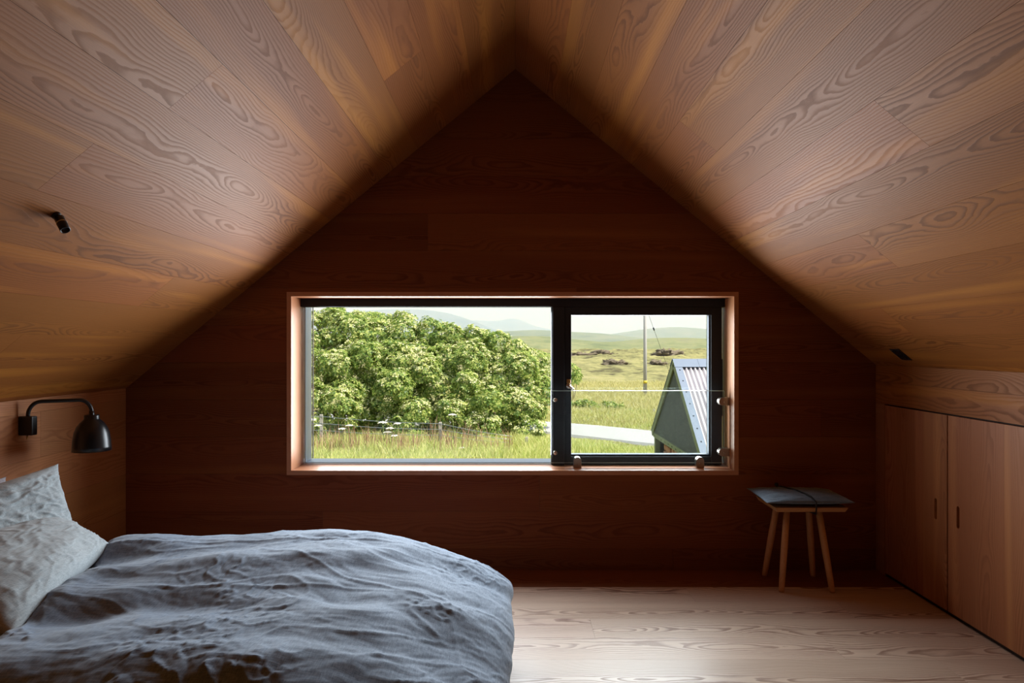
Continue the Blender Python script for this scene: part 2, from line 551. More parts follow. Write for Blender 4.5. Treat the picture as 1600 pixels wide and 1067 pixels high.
# --- ceiling: two slopes, boards running towards the gable
cosA = 1 / math.sqrt(1 + TAN * TAN); sinA = TAN * cosA
TH = 0.2
SR, SL = XR / cosA, -XL / cosA
def slope_shell(sgn, length):
    s0, s1 = -0.0, length + 0.5
    n = Vector((-sgn * sinA, 0, -cosA))   # points into the room
    P = []
    for y in (BACK - 0.2, WY + 0.26):
        for s in (s0, s1):
            for d in (PT + 0.001, PT + TH):
                P.append(Vector((sgn * s * cosA, y, RZ - s * sinA)) - n * d)
    return P
V, Fc = [], []
for sgn, ln in ((1, SR), (-1, SL)):
    b0 = len(V); V += slope_shell(sgn, ln)
    for f in [(0, 1, 3, 2), (4, 6, 7, 5), (0, 4, 5, 1), (2, 3, 7, 6), (0, 2, 6, 4), (1, 5, 7, 3)]:
        f = tuple(b0 + i for i in f)
        Fc.append(f if sgn > 0 else f[::-1])
ceiling = link('ceiling', mesh('ceiling', V, Fc), M_CEIL)
tag(ceiling, 'steep pitched ceiling of wide fir boards with wild grain', kind='structure')
# covers the outside slit at the ridge
box('ridge_board', -0.12, 0.12, BACK - 0.2, WY + 0.26, RZ + 0.10, RZ + 0.34, M_SHELL, ceiling)

jl = {7: [2.07], 9: [1.97], 4: [2.9], 11: [3.1], 2: [2.55], 13: [2.6]}
jr = {3: [2.4], 6: [3.0], 8: [2.0], 10: [2.75], 12: [3.2]}
for sgn, ln, jd in ((1, SR, jr), (-1, SL, jl)):
    # frame: x along +Y, y down the slope on the side that keeps z facing the room
    down = Vector((sgn * cosA, 0, -sinA))
    ey = down if sgn > 0 else -down
    Mx = frame_matrix((0, 0, RZ), (0, 1, 0), ey)
    s = 0.083 - BW
    k = 0
    while s < ln:
        a, b = max(s, 0.0) + GAP / 2, min(s + BW, ln) - GAP / 2
        s += BW; k += 1
        if b - a < 0.01: continue
        cuts = [0.9] + jd.get(k, []) + [WY]
        for y0, y1 in zip(cuts[:-1], cuts[1:]):
            y0, y1 = y0 + GAP / 2, y1 - GAP / 2
            c0, c1 = (a, b) if sgn > 0 else (-b, -a)
            board(ceiling, [(y0, c0), (y1, c0), (y1, c1), (y0, c1)], Mx, M_CEIL)

# --- left knee wall
wall_left = box('wall_left', XL - 0.2, XL - PT - 0.001, BACK, WY + 0.02, -0.2, ZL + 0.12, M_WALL)
tag(wall_left, 'low wooden knee wall behind the pillows and lamp', kind='structure')
ML = frame_matrix((XL, 0, 0), (0, 1, 0), (0, 0, 1))   # z = +X
z = 0.0; k = 0
zs = [0.0]
q = seam0
while q < ZL:
    if q > 0.02: zs.append(q)
    q += BW
zs.append(ZL)
for k, (a, b) in enumerate(zip(zs[:-1], zs[1:])):
    if b - a < 0.01: continue
    cuts = [1.2] + {2: [2.3], 4: [3.2]}.get(k, []) + [WY]
    for y0, y1 in zip(cuts[:-1], cuts[1:]):
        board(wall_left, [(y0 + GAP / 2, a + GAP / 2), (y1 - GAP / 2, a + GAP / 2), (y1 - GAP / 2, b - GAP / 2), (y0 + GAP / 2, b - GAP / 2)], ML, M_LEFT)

# --- right knee wall with its row of cupboards
wall_right = box('wall_right', XR + PT + 0.02, XR + 0.25, BACK, WY + 0.02, -0.2, ZR + 0.12, M_SHELL)
tag(wall_right, 'low wooden knee wall above and between the cupboard doors', kind='structure')
MR = frame_matrix((XR, 0, 0), (0, -1, 0), (0, 0, 1))   # x = -Y, z = -X
DTOP = 0.952
for a, b in ((DTOP + 0.004, DTOP + 0.125), (DTOP + 0.125, ZR)):
    board(wall_right, [(-WY, a + GAP / 2), (-0.9, a + GAP / 2), (-0.9, b - GAP / 2), (-WY, b - GAP / 2)], MR, M_CEIL, thick=0.019)
board(wall_right, [(-WY, 0.0), (-3.805, 0.0), (-3.805, DTOP + .003), (-WY, DTOP + .003)], MR, M_DOOR, name='corner_post', thick=0.019)

yv = -2.701
while yv < -0.9:                # the panelling goes on past the last door
    Mv_ = frame_matrix((XR, 0, 0), (0, 0, 1), (0, 1, 0))
    board(wall_right, [(0.016, -yv - 0.2735), (DTOP - 0.004, -yv - 0.2735), (DTOP - 0.004, -yv), (0.016, -yv)], Mv_, M_DOOR, thick=0.019)
    yv += 0.2745

def stadium(cx, cy, w, h, n=8):
    r = w / 2
    pts = []
    for i in range(n + 1):
        a = math.pi * i / n
        pts.append((cx + r * math.cos(a), cy + h / 2 - r + r * math.sin(a)))
    for i in range(n + 1):
        a = math.pi + math.pi * i / n
        pts.append((cx + r * math.cos(a), cy - h / 2 + r + r * math.sin(a)))
    return pts

def cupboard(y_far, y_near, slot_y, board_seams, label):
    root = empty('cupboard_door', (XR, (y_far + y_near) / 2, 0))
    tag(root, label, 'cupboard door', 'flush cupboard doors in the knee wall')
    inv = Matrix.Translation((-XR, -(y_far + y_near) / 2, 0))
    zb, zt = 0.016, DTOP - 0.004
    ys = [y_far - 0.002] + board_seams + [y_near + 0.002]
    for i, (a, b) in enumerate(zip(ys[:-1], ys[1:])):
        g = 0.0004
        hole_ = []
        # vertical grain: own frame x = up, y = +Y... (z towards the room, -X)
        Mv = frame_matrix((XR, 0, 0), (0, 0, 1), (0, 1, 0))
        lo, hi = min(a, b) + g, max(a, b) - g
        if lo < slot_y < hi:
            hole_ = [[(p[1], p[0]) for p in stadium(slot_y, 0.481, 0.021, 0.104)]]
        o = board(root, [(zb, lo), (zt, lo), (zt, hi), (zb, hi)], inv @ Mv, M_DOOR, holes=hole_, thick=0.019)
    rec = box('finger_slot', XR + 0.0185, XR + 0.0195, slot_y - 0.018, slot_y + 0.018, 0.42, 0.542, M_DARKFIR)
    rec.parent = root; rec.matrix_parent_inverse = inv
    return root
cupboard(3.803, 3.256, 3.345, [3.69, 3.52, 3.45], 'far flush cupboard door beside the stool, finger slot at its near edge')
cupboard(3.252, 2.705, 3.176, [3.087, 2.877], 'near flush cupboard door nearest the viewer, finger slot at its far edge')

# --- floor
floor = box('floor', XL - 0.2, XR + 0.25, BACK, WY + 0.02, -0.25, -PT - 0.001, M_FLOOR)
tag(floor, 'pale fir floor of long boards with bold grain', kind='structure')
MF = frame_matrix((0, 0, 0), (1, 0, 0), (0, 1, 0))
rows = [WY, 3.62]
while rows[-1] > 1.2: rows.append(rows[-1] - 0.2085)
fj = {1: [0.9], 2: [-0.4, 1.6], 3: [0.35], 4: [1.35], 5: [-0.6, 1.72], 6: [0.75], 7: [1.2], 8: [-.2]}
for i in range(len(rows) - 1):
    a, b = rows[i + 1] + GAP / 2, rows[i] - GAP / 2
    cuts = [XL] + fj.get(i, []) + [XR - 0.0]
    for x0, x1 in zip(cuts[:-1], cuts[1:]):
        board(floor, [(x0 + GAP / 2, a), (x1 - GAP / 2, a), (x1 - GAP / 2, b), (x0 + GAP / 2, b)], MF, M_DARKFIR if i == 0 else M_FLOOR, name='floorboard')  # first row along the gable wall is darker and redder

# --- wall behind the photographer
pent2 = [(XL - .1, -0.2), (XR + .1, -0.2), (XR + .1, ZR + .05), (0, RZ + 0.1), (XL - .1, ZL + .05)]
me = prism_mesh('wall_front', pent2, 0, 0.15)
me.transform(Matrix(((1, 0, 0, 0), (0, 0, 1, BACK - 0.15), (0, 1, 0, 0), (0, 0, 0, 1)))); me.flip_normals()
tag(link('wall_front', me, M_WALL), 'wooden end wall facing the window', kind='structure')

# ------------------------------------------------------------------ window
window = empty('window_1', (-0.015, WY, WZ0))
tag(window, 'wide window with a fixed pane, black mullion and opening sash', 'window', kind='structure')
winv = Matrix.Translation((0.015, -WY, -WZ0))
def wbox(name, x0, x1, y0, y1, z0, z1, mat, parent=None, bev=0.0015):
    o = box(name, x0, x1, y0, y1, z0, z1, mat, None, bev)
    o.parent = parent or window
    o.matrix_parent_inverse = winv
    return o
FY = 4.065                     # face of the window frame
e = 0.0
LIN = 0.012
def lining(outline_fn, x0, x1, y0, y1, z0, z1, along):
    # a board of the reveal, modelled in its own frame so that the grain runs along it
    if along == 'x':
        Mx = Matrix.Translation(((x0 + x1) / 2, (y0 + y1) / 2, (z0 + z1) / 2))
        h = ((x1 - x0) / 2, (y1 - y0) / 2, (z1 - z0) / 2)
    else:
        Mx = Matrix.Translation(((x0 + x1) / 2, (y0 + y1) / 2, (z0 + z1) / 2)) @ Matrix.Rotation(-math.pi / 2, 4, 'Y')
        h = ((z1 - z0) / 2, (y1 - y0) / 2, (x1 - x0) / 2)
    o = box('reveal_board', -h[0], h[0], -h[1], h[1], -h[2], h[2], M_LINING, window, 0.001)
    o.matrix_basis = winv @ Mx
    return o
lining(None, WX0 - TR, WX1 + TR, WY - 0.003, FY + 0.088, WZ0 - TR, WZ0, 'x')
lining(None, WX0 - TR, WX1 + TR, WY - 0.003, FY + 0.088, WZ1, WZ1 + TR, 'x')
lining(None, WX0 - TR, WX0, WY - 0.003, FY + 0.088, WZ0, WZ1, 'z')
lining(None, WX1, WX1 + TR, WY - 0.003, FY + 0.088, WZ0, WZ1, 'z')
# fixed light: dark head, pale glazing trim at the jamb and the foot, mullion
MX0, MX1 = 0.222, 0.292
wbox('head_frame', WX0, WX1, FY, FY + 0.08, 1.512, WZ1, M_FRAME)
wbox('exterior_reveal', WX0 - 0.008, WX0 + 0.003, FY + 0.090, FY + 0.215, WZ0 + 0.0035, WZ1, M_ALU)
wbox('exterior_reveal', WX1 - 0.003, WX1 + 0.008, FY + 0.090, FY + 0.215, WZ0 + 0.0035, WZ1, M_ALU)
wbox('exterior_sill', WX0 - 0.008, WX1 + 0.008, FY + 0.090, FY + 0.235, WZ0 - 0.008, WZ0 + 0.003, M_ALU)
wbox('glazing_bead', WX0 + 0.0235, WX0 + 0.029, FY + 0.16, FY + 0.17, WZ0 + 0.016, WZ1, M_ALU)
wbox('glazing_bead', MX0 - 0.006, MX0 - 0.0005, FY + 0.010, FY + 0.066, WZ0 + .0005, 1.5115, M_FRAME)
wbox('mullion', MX0, MX1, FY - 0.008, FY + 0.08, WZ0, 1.5115, M_FRAME)
wbox('pane', WX0 + 0.0005, MX0 - 0.0005, FY + 0.068, FY + 0.075, WZ0 + 0.0005, 1.5115, M_GLASS, bev=0)
# opening sash
sash = empty('sash'); sash.parent = window; sash.matrix_parent_inverse = winv
SX0, SX1, SZ0, SZ1 = MX1 + 0.002, 1.244, WZ0 + 0.004, 1.5115
PX0, PX1, PZ0, PZ1 = 0.334, 1.168, 0.630, 1.462
def sbox(name, x0, x1, y0, y1, z0, z1, mat, bev=0.002):
    return box(name, x0, x1, y0, y1, z0, z1, mat, sash, bev)
sbox('stile', SX0, PX0, FY + 0.004, FY + 0.075, SZ0, SZ1, M_FRAME)
sbox('stile', PX1 + 0.0, SX1 - 0.012, FY + 0.004, FY + 0.075, SZ0, SZ1, M_FRAME)
sbox('rail', PX0, PX1, FY + 0.004, FY + 0.075, SZ0, PZ0 - 0.012, M_FRAME)
sbox('rail', PX0, PX1, FY + 0.004, FY + 0.075, PZ1, SZ1, M_FRAME)
sbox('glazing_bead', PX0, PX1, FY + 0.02, FY + 0.064, PZ0 - 0.0118, PZ0, M_BEAD)
sbox('glazing_bead', PX1 - 0.010, PX1 - 0.0003, FY + 0.02, FY + 0.064, PZ0 + .0003, PZ1 - .0003, M_BEAD)
sbox('hinge_strip', SX1 - 0.011, SX1 - 0.004, FY + 0.012, FY + 0.03, 0.86, 1.20, M_BEAD)
sbox('pane', PX0 + .0005, PX1 - 0.0105, FY + 0.066, FY + 0.072, PZ0 + .0005, PZ1 - .0005, M_GLASS, bev=0)
hx, hz = 0.318, at(888, 603, FY).z
hnd = lathe('handle_rose', [(0, 0), (0.016, 0), (0.016, 0.008), (0.012, 0.012), (0, 0.012)], M_STEEL, sash, 20, (hx, FY + 0.004, hz), Matrix.Rotation(math.pi / 2, 4, 'X'))
tube('handle_lever', [(hx, FY - 0.006, hz), (hx, FY - 0.032, hz), (hx + 0.004, FY - 0.038, hz - 0.002), (hx + 0.024, FY - 0.04, hz - 0.02)], [0.006, 0.006, 0.008, 0.009], M_STEEL, sash, 12)
sbox('handle_block', hx - 0.012, hx + 0.012, FY - 0.010, FY + 0.0035, hz + 0.016, hz + 0.040, M_BRASS, 0.003)

# glass guard across the sash
guard = empty('glass_guard', (0.716, 4.0, WZ0))
tag(guard, 'clear glass guard panel held by round clamps across the opening sash', 'glass guard')
ginv = Matrix.Translation((-0.716, -4.0, -WZ0))
GX0, GX1, GZ0, GZ1 = 0.210, 1.222, 0.596, 1.014
def gput(o):
    o.parent = guard; o.matrix_parent_inverse = ginv; return o
gput(box('pane', GX0, GX1, 3.995, 4.005, GZ0, GZ1, M_GUARD))
gput(box('polished_edge', GX0, GX1, 3.995, 4.005, GZ1 + 0.0002, GZ1 + 0.0026, M_EDGE))
gput(box('polished_edge', GX0, GX1, 3.995, 4.005, GZ0 - 0.0026, GZ0 - 0.0002, M_EDGE))
gput(box('polished_edge', GX1 + 0.0002, GX1 + 0.0022, 3.995, 4.005, GZ0, GZ1, M_EDGE))
gput(box('polished_edge', GX0 - 0.0018, GX0 - 0.0002, 3.995, 4.005, GZ0, GZ1, M_EDGE))
def clamp_part(px, py, horizontal):
    # D-shaped clamp: flat foot on the reveal, round end gripping the glass; two cheeks with the pane between
    w, h, n = 0.045, 0.062, 14
    prof = [(-w / 2, 0), (w / 2, 0)] + [(w / 2 * math.cos(math.pi * i / n), h - w / 2 + w / 2 * math.sin(math.pi * i / n)) for i in range(n + 1)]
    root_o = None
    for (y0, y1) in ((3.980, 3.9945), (4.0055, 4.020)):
        me = prism_mesh('clamp', prof, 0, y1 - y0)
        me.transform(Matrix(((1, 0, 0, 0), (0, 0, 1, y0), (0, 1, 0, 0), (0, 0, 0, 1)))); me.flip_normals()
        if horizontal:
            me.transform(Matrix.Translation((WX1 - 0.0005, 0, py)) @ Matrix.Rotation(-math.pi / 2, 4, 'Y'))
        else:
            me.transform(Matrix.Translation((px, 0, WZ0 + 0.0005)))
        bevel_mesh(me, 0.002, 2)
        o = link('clamp', me, M_STEEL)
        gput(o)
        root_o = root_o or o
    cx, cz = (WX1 - 0.030, py) if horizontal else (px, WZ0 + 0.026)
    sc_ = lathe('clamp_screw', [(0, 0.004), (0.004, 0.004), (0.006, 0.002), (0.006, 0)], M_STEEL, None, 14, (cx, 3.980, cz), Matrix.Rotation(math.pi / 2, 4, 'X'))
    sc_.parent = root_o
for px in (902, 1093): clamp_part((px - 805) / F * 4.0, 0, False)
for py in (627, 706): clamp_part(0, at(1130, py, 4.0).z, True)
for py in (625, 708):
    c = at(868, py, 3.99)
    bc = gput(lathe('bolt_cap', [(0, 0.010), (0.006, 0.009), (0.0105, 0.005), (0.012, 0.0)], M_STEEL, None, 20, (c.x, 3.9945, c.z), Matrix.Rotation(math.pi / 2, 4, 'X')))
    (lathe('bolt_spacer', [(0.008, 0), (0.008, 0.0505)], M_STEEL, bc, 16, (c.x, 4.0055, c.z), Matrix.Rotation(-math.pi / 2, 4, 'X')))

# ------------------------------------------------------------------ wall lamp
lc = at(34, 665, 3.07)
PLY, PLZ = 3.07, lc.z
lamp = empty('wall_lamp', (XL, PLY, PLZ))
tag(lamp, 'matt black wall lamp with curved arm and bell shade above the pillows', 'lamp')
lput = lambda o: (setattr(o, 'parent', lamp), setattr(o, 'matrix_parent_inverse', Matrix.Translation((-XL, -PLY, -PLZ))), o)[2]
lput(box('wall_plate', XL + 0.0005, XL + 0.064, PLY - 0.018, PLY + 0.018, PLZ - 0.043, PLZ + 0.043, M_BLACK, None, 0.006))
sx, sy = -1.985, 3.20            # shade axis
top = EYE - (627 - 540) / F * 3.10
ax = XL + 0.033
pts = [(ax, PLY, PLZ + 0.04), (ax, PLY, top - 0.06)]
dv = Vector((sx - ax, sy - PLY, 0)); Ld = dv.length; dv.normalize()
R_ = 0.05
for i in range(1, 8):
    a = math.pi / 2 * i / 7
    pts.append(Vector((ax, PLY, top - 0.06)) + dv * (R_ * (1 - math.cos(a))) + Vector((0, 0, 0.06 * math.sin(a))))
endz = at(138, 650, sy).z
for i in range(0, 8):
    a = math.pi / 2 * i / 7
    pts.append(Vector((ax, PLY, top)) + dv * (Ld - R_ + R_ * math.sin(a)) + Vector((0, 0, -0.06 * (1 - math.cos(a)))))
pts.append(Vector((sx, sy, endz - 0.01)))
lput(tube('arm', pts, 0.0085, M_BLACK, None, 14))
hz0 = at(138, 648, sy).z; hb = at(138, 704, sy).z
H = hz0 - hb
prof = [(0.0, H), (0.030, H), (0.032, H - 0.004), (0.032, H * 0.89), (0.036, H * 0.86), (0.050, H * 0.78), (0.063, H * 0.66), (0.073, H * 0.50), (0.078, H * 0.30), (0.0805, H * 0.12), (0.082, 0.0),
        (0.0795, 0.0), (0.078, H * 0.12), (0.0755, H * 0.30), (0.0705, H * 0.50), (0.060, H * 0.66), (0.047, H * 0.78), (0.03, H * 0.85), (0.0, H * 0.86)]
shade = lput(lathe('shade', prof, M_SATIN, None, 48, (sx, sy, hb)))
bulb = (lathe('bulb', [(0, .03), (.012, .032), (.024, .045), (.028, .06), (.022, .08), (.013, .095), (.013, .13)], plain('opal_bulb', srgb(210, 205, 195), 0.3), None, 20, (sx, sy, hb)))
bulb.parent = shade
lput(lathe('collar', [(0.011, 0.0), (0.011, 0.018), (0.0, 0.018)], M_BLACK, None, 20, (sx, sy, hz0)))
lput(tube('switch', [(ax + 0.004, PLY - 0.01, PLZ - 0.042), (ax + 0.004, PLY - 0.012, PLZ - 0.06)], [0.003, 0.0035], M_BRASS, None, 10))

# ------------------------------------------------------------------ ceiling spotlight and flush socket
sp = Vector((-1.43, 2.124, RZ - TAN * 1.43))
nrm = Vector((sinA, 0, -cosA))
spot = empty('spotlight', sp)
tag(spot, 'tiny black spotlight on the left ceiling slope', 'spotlight')
sput = lambda o: (setattr(o, 'parent', spot), setattr(o, 'matrix_parent_inverse', Matrix.Translation(-sp)), o)[2]
Rn = nrm.to_track_quat('Z', 'Y').to_matrix().to_4x4()
sput(lathe('base', [(0, 0), (0.014, 0), (0.014, 0.006), (0.006, 0.008), (0.006, 0.022), (0, 0.022)], M_BLACK, None, 20, sp, Rn))
hd = Vector((0.55, -0.25, -0.80)).normalized()
c0 = sp + nrm * 0.024
Rh = hd.to_track_quat('Z', 'Y').to_matrix().to_4x4()
sput(lathe('head', [(0, -0.014), (0.012, -0.014), (0.0145, -0.011), (0.0145, 0.040), (0.0125, 0.040), (0.0115, 0.030), (0, 0.030)], M_BLACK, None, 24, c0, Rh))
sput(lathe('ring', [(0.0150, 0.008), (0.0156, 0.009), (0.0156, 0.011), (0.0150, 0.012)], M_STEEL, None, 24, c0, Rh))

vs = Vector((1.981, 3.508, RZ - TAN * 1.981))
MV = frame_matrix(vs, (0, 1, 0), (cosA, 0, -sinA))
vent = empty('ceiling_socket', vs)
tag(vent, 'small black recessed square fitting low on the right ceiling slope', 'ceiling fitting')
vent.matrix_basis = MV
box('rim', -0.044, 0.044, -0.044, 0.044, 0.0005, 0.004, M_BLACK, vent, 0.001)
box('insert', -0.030, 0.030, -0.032, -0.004, 0.0042, 0.007, M_SATIN, vent, 0.001)
box('insert', -0.030, 0.030, 0.004, 0.032, 0.0042, 0.007, M_SATIN, vent, 0.001)

# ------------------------------------------------------------------ bed
bed = empty('bed', (-1.2, 2.3, 0))
tag(bed, 'low double bed with its head against the left wall, under the duvet', 'bed')
binv = Matrix.Translation((1.2, -2.3, 0))
def bput(o): o.parent = bed; o.matrix_parent_inverse = binv; return o
bput(box('mattress', XL + 0.03, -0.30, 1.50, 2.86, 0.235, 0.40, M_WHITE, None, 0.03))
bput(box('bed_base', XL + 0.02, -0.24, 1.48, 2.88, 0.13, 0.23, M_OAK, None, 0.006))
for x in (XL + 0.10, -0.36):
    for y in (1.56, 2.80):
        bput(tube('leg', [(x, y, 0.0005), (x, y, 0.13)], [0.022, 0.028], M_OAK, None, 14))

# duvet: one quilted sheet with rounded, drooping edges
def interp(ctrl, n, dense=None):
    c = np.array(ctrl, float)
    t = np.concatenate([[0], np.cumsum(np.hypot(np.diff(c[:, 0]), np.diff(c[:, 1]) * 1.0))])
    u = np.linspace(0, t[-1], n)
    # smooth (Catmull-like) by fine linear interpolation followed by a box filter
    uu = np.linspace(0, t[-1], 1200)
    a, b = np.interp(uu, t, c[:, 0]), np.interp(uu, t, c[:, 1])
    k = 45
    pad = lambda s: np.concatenate([2 * s[0] - s[k:0:-1], s, 2 * s[-1] - s[-2:-k - 2:-1]])
    ker = np.hanning(2 * k + 1); ker /= ker.sum()
    a, b = np.convolve(pad(a), ker, 'valid'), np.convolve(pad(b), ker, 'valid')
    return np.interp(u, uu, a), np.interp(u, uu, b)

NXD, NYD = 460, 380
px_, pz_ = interp([(-1.735, 0.43), (-1.72, 0.455), (-1.68, 0.49), (-1.6, 0.512), (-1.45, 0.516), (-1.0, 0.514), (-0.67, 0.511), (-0.45, 0.486), (-0.285, 0.442), (-0.122, 0.374), (-0.045, 0.33), (-0.008, 0.29), (0.002, 0.245), (-0.02, 0.20), (-0.07, 0.17)], NXD)
py_, pd_ = interp([(1.37, 1.0), (1.36, 0.75), (1.37, 0.5), (1.39, 0.30), (1.44, 0.14), (1.52, 0.05), (1.66, 0.0), (2.2, -0.012), (2.70, 0.0), (2.82, 0.02), (2.90, 0.08), (2.945, 0.18), (2.965, 0.35), (2.97, 0.65), (2.96, 1.0)], NYD)
Xg, Yg = np.meshgrid(px_, py_, indexing='ij')
ZB = 0.15
Zg = ZB + (pz_[:, None] - ZB) * (1 - pd_[None, :])
s_ = np.clip((-Xg) / 1.735, 0, 1)
Xg = Xg + s_ ** 3 * np.clip((2.9 - Yg) / 0.95, 0, 1.2) * 0.26
Xg = Xg - (1 - s_) ** 4 * np.clip(pd_, 0, 1)[None, :] * 0.09
Xg = Xg - (1 - s_) ** 2 * np.clip((2.2 - Yg) / 0.6, 0, 1) * 0.03
P = np.stack([Xg, Yg, Zg], -1)
du = np.gradient(P, axis=0); dv_ = np.gradient(P, axis=1)
N = np.cross(du, dv_); N /= np.linalg.norm(N, axis=2)[..., None] + 1e-9
# arc-length-like coordinates for the creases
A = np.cumsum(np.linalg.norm(du, axis=2), axis=0); B = np.cumsum(np.linalg.norm(dv_, axis=2), axis=1)
wx, wy = 0.18 * fbm(A * 1.7, B * 1.7, 2), 0.18 * fbm(A * 1.7 + 40, B * 1.7 + 9, 3)
a, b = A + wx * 0.6, B + wy * 0.6
amp = 0.55 + 0.45 * fbm(A * 1.5 + 5, B * 1.5 + 3, 2)
D = 0.020 * fbm(A * 1.6 + 2, B * 2.6 + 8, 3)                     # soft quilt hills
D += 0.0035 * fbm(a * 3.4 + 21, b * 6.5 + 4, 3)                   # long folds across the bed
D += 0.006 * np.clip(amp, 0, 1.2) * ridged(a * 2.4 + 11, b * 4.4) ** 3                 # crease ridges
D -= 0.0028 * np.clip(amp, 0, 1) * ridged(a * 5.0 + 71, b * 10.0 + 33)
patchy = np.clip(fbm(A * 2.2 + 31, B * 2.6 + 17, 3) * 2.2, 0, 1)
D += 0.0045 * patchy * ridged(a * 9 + 5, b * 14 + 2) ** 2 - 0.003 * patchy * ridged(a * 13 + 55, b * 9 + 22) ** 2
D += 0.0007 * pnoise(a * 9, b * 95)   # fine crumples
D += 0.0010 * fbm(a * 30, b * 42, 2)
for c_, w_, h_ in ((1.38, 0.010, 0.0022),):  # pressed fold lines across the bed
    D += h_ * np.exp(-((A + 0.05 * wx - c_) / w_) ** 2)
for c_, w_, h_ in ((1.12, 0.009, 0.003), (1.62, 0.010, 0.004)):
    D += h_ * np.exp(-((B + 0.06 * wy - c_) / w_) ** 2)
# dimples of the quilting at the head end
for (dx, dy, dr, dh) in ((-1.50, 2.55, 0.13, 0.035), (-1.34, 2.30, 0.12, 0.04), (-1.30, 2.02, 0.13, 0.045), (-1.15, 2.62, 0.14, 0.02), (-0.95, 2.15, 0.18, 0.018)):
    D -= dh * np.exp(-(((P[..., 0] - dx) / (dr * 1.5)) ** 2 + ((P[..., 1] - dy) / dr) ** 2))
low = np.clip((Zg - 0.13) / 0.2, 0.2, 1)
P = P + N * (D * low)[..., None]
me = grid_mesh('duvet', P)
duvet = link('duvet', me, M_DUVET, None, smooth=True)
if me.polygons[len(me.polygons) // 2].normal.z < 0: me.flip_normals()
tag(duvet, 'rumpled slate blue linen duvet spread over the bed', 'duvet')
md = duvet.modifiers.new('thickness', 'SOLIDIFY'); md.thickness = 0.012; md.offset = -1

def pillow(name, corners, T, label, mat, seed, cat='pillow', group='pillows at the head of the bed', n=90, ear=0.06, wr=1.0):
    """corners: four corners of the flat case, in order; T = half thickness of the filling"""
    c = [np.array(q, float) for q in corners]
    u = np.linspace(-1, 1, n); U, Vv = np.meshgrid(u, u, indexing='ij')
    # pinch the seams inwards between the corners so that the corners stick out
    pin = 1 - ear * (1 - Vv ** 2) * np.abs(U) ** 3; pin2 = 1 - ear * (1 - U ** 2) * np.abs(Vv) ** 3
    Uu, Vp = U * pin, Vv * pin2
    w = [(1 - Uu) * (1 - Vp) / 4, (1 + Uu) * (1 - Vp) / 4, (1 + Uu) * (1 + Vp) / 4, (1 - Uu) * (1 + Vp) / 4]
    base = sum(w[i][..., None] * c[i] for i in range(4))
    nn = np.cross(c[1] - c[0], c[3] - c[0]); nn /= np.linalg.norm(nn)
    th = T * ((1 - np.abs(U) ** 2.6) * (1 - np.abs(Vv) ** 2.6)) ** 0.55
    rad = np.sqrt(U ** 2 + Vv ** 2)
    wx = fbm(U * 1.6 + seed, Vv * 1.6, 3)
    edge = np.clip(1.05 - np.maximum(np.abs(U), np.abs(Vv)), 0, 1)
    wrk = wr * (0.010 * fbm(U * 2 + seed, Vv * 2 + 3 * seed, 3) + 0.007 * ridged(U * 2.5 + wx + seed, Vv * 4 + wx) + 0.004 * ridged(U * 6 + wx * 2, Vv * 8 + seed))
    wrk = wrk * np.clip(edge * 4, 0.12, 1)
    top = base + nn * (th + wrk)[..., None]; bot = base - nn * (th * 0.9 - wrk * 0.3)[..., None]
    bot[0], bot[-1], bot[:, 0], bot[:, -1] = top[0], top[-1], top[:, 0], top[:, -1]
    m = n * n
    idx = np.arange(m).reshape(n, n)
    q = np.stack([idx[:-1, :-1], idx[1:, :-1], idx[1:, 1:], idx[:-1, 1:]], -1).reshape(-1, 4)
    V_ = np.concatenate([top.reshape(-1, 3), bot.reshape(-1, 3)])
    Fq = np.concatenate([q, (q + m)[:, ::-1]])
    me = fast_mesh(name, V_, Fq)
    bm = bmesh.new(); bm.from_mesh(me); bmesh.ops.remove_doubles(bm, verts=list(bm.verts), dist=1e-5); bmesh.ops.recalc_face_normals(bm, faces=list(bm.faces)); bm.to_mesh(me); bm.free()
    o = link(name, me, mat, None, smooth=True)
    tag(o, label, cat, group)
    return o
pillow('pillow', [(-1.82, 2.84, 0.50), (-1.915, 2.86, 0.785), (-2.09, 2.15, 0.715), (-1.90, 2.18, 0.46)], 0.06,
       'grey linen pillow propped up with one pointed corner below the lamp', M_PILLOW, 3.1)
pillow('pillow', [(-1.63, 2.77, 0.46), (-1.86, 2.75, 0.585), (-1.99, 2.02, 0.59), (-1.42, 1.93, 0.455)], 0.092,
       'grey linen pillow lying lowest, half under the duvet edge', M_PILLOW, 8.7, wr=0.6)
pillow('pillow', [(-2.12, 2.86, 0.44), (-2.155, 2.89, 0.725), (-2.18, 2.2, 0.72), (-2.14, 2.2, 0.44)], 0.03,
       'mauve grey pillow standing against the wall behind the others', M_PINK, 5.3)

# ------------------------------------------------------------------ stool
ST = Vector((1.52, 3.67, 0))
stool = empty('stool', ST)
tag(stool, 'small wooden four-legged stool standing by the gable wall', 'stool')
tput = lambda o: (setattr(o, 'parent', stool), setattr(o, 'matrix_parent_inverse', Matrix.Translation(-ST)), o)[2]
def chamfer_board(x0, x1, y0, y1, z0, z1, ins):
    V = [(x0 + ins, y0 + ins, z0), (x1 - ins, y0 + ins, z0), (x1 - ins, y1 - ins, z0), (x0 + ins, y1 - ins, z0), (x0, y0, z1), (x1, y0, z1), (x1, y1, z1), (x0, y1, z1)]
    Fc = [(3, 2, 1, 0), (4, 5, 6, 7), (0, 1, 5, 4), (1, 2, 6, 5), (2, 3, 7, 6), (3, 0, 4, 7)]
    return bevel_mesh(mesh('seat', V, Fc), 0.002)
tput(link('seat', chamfer_board(1.345, 1.722, 3.525, 3.822, 0.418, 0.442, 0.012), M_OAK))
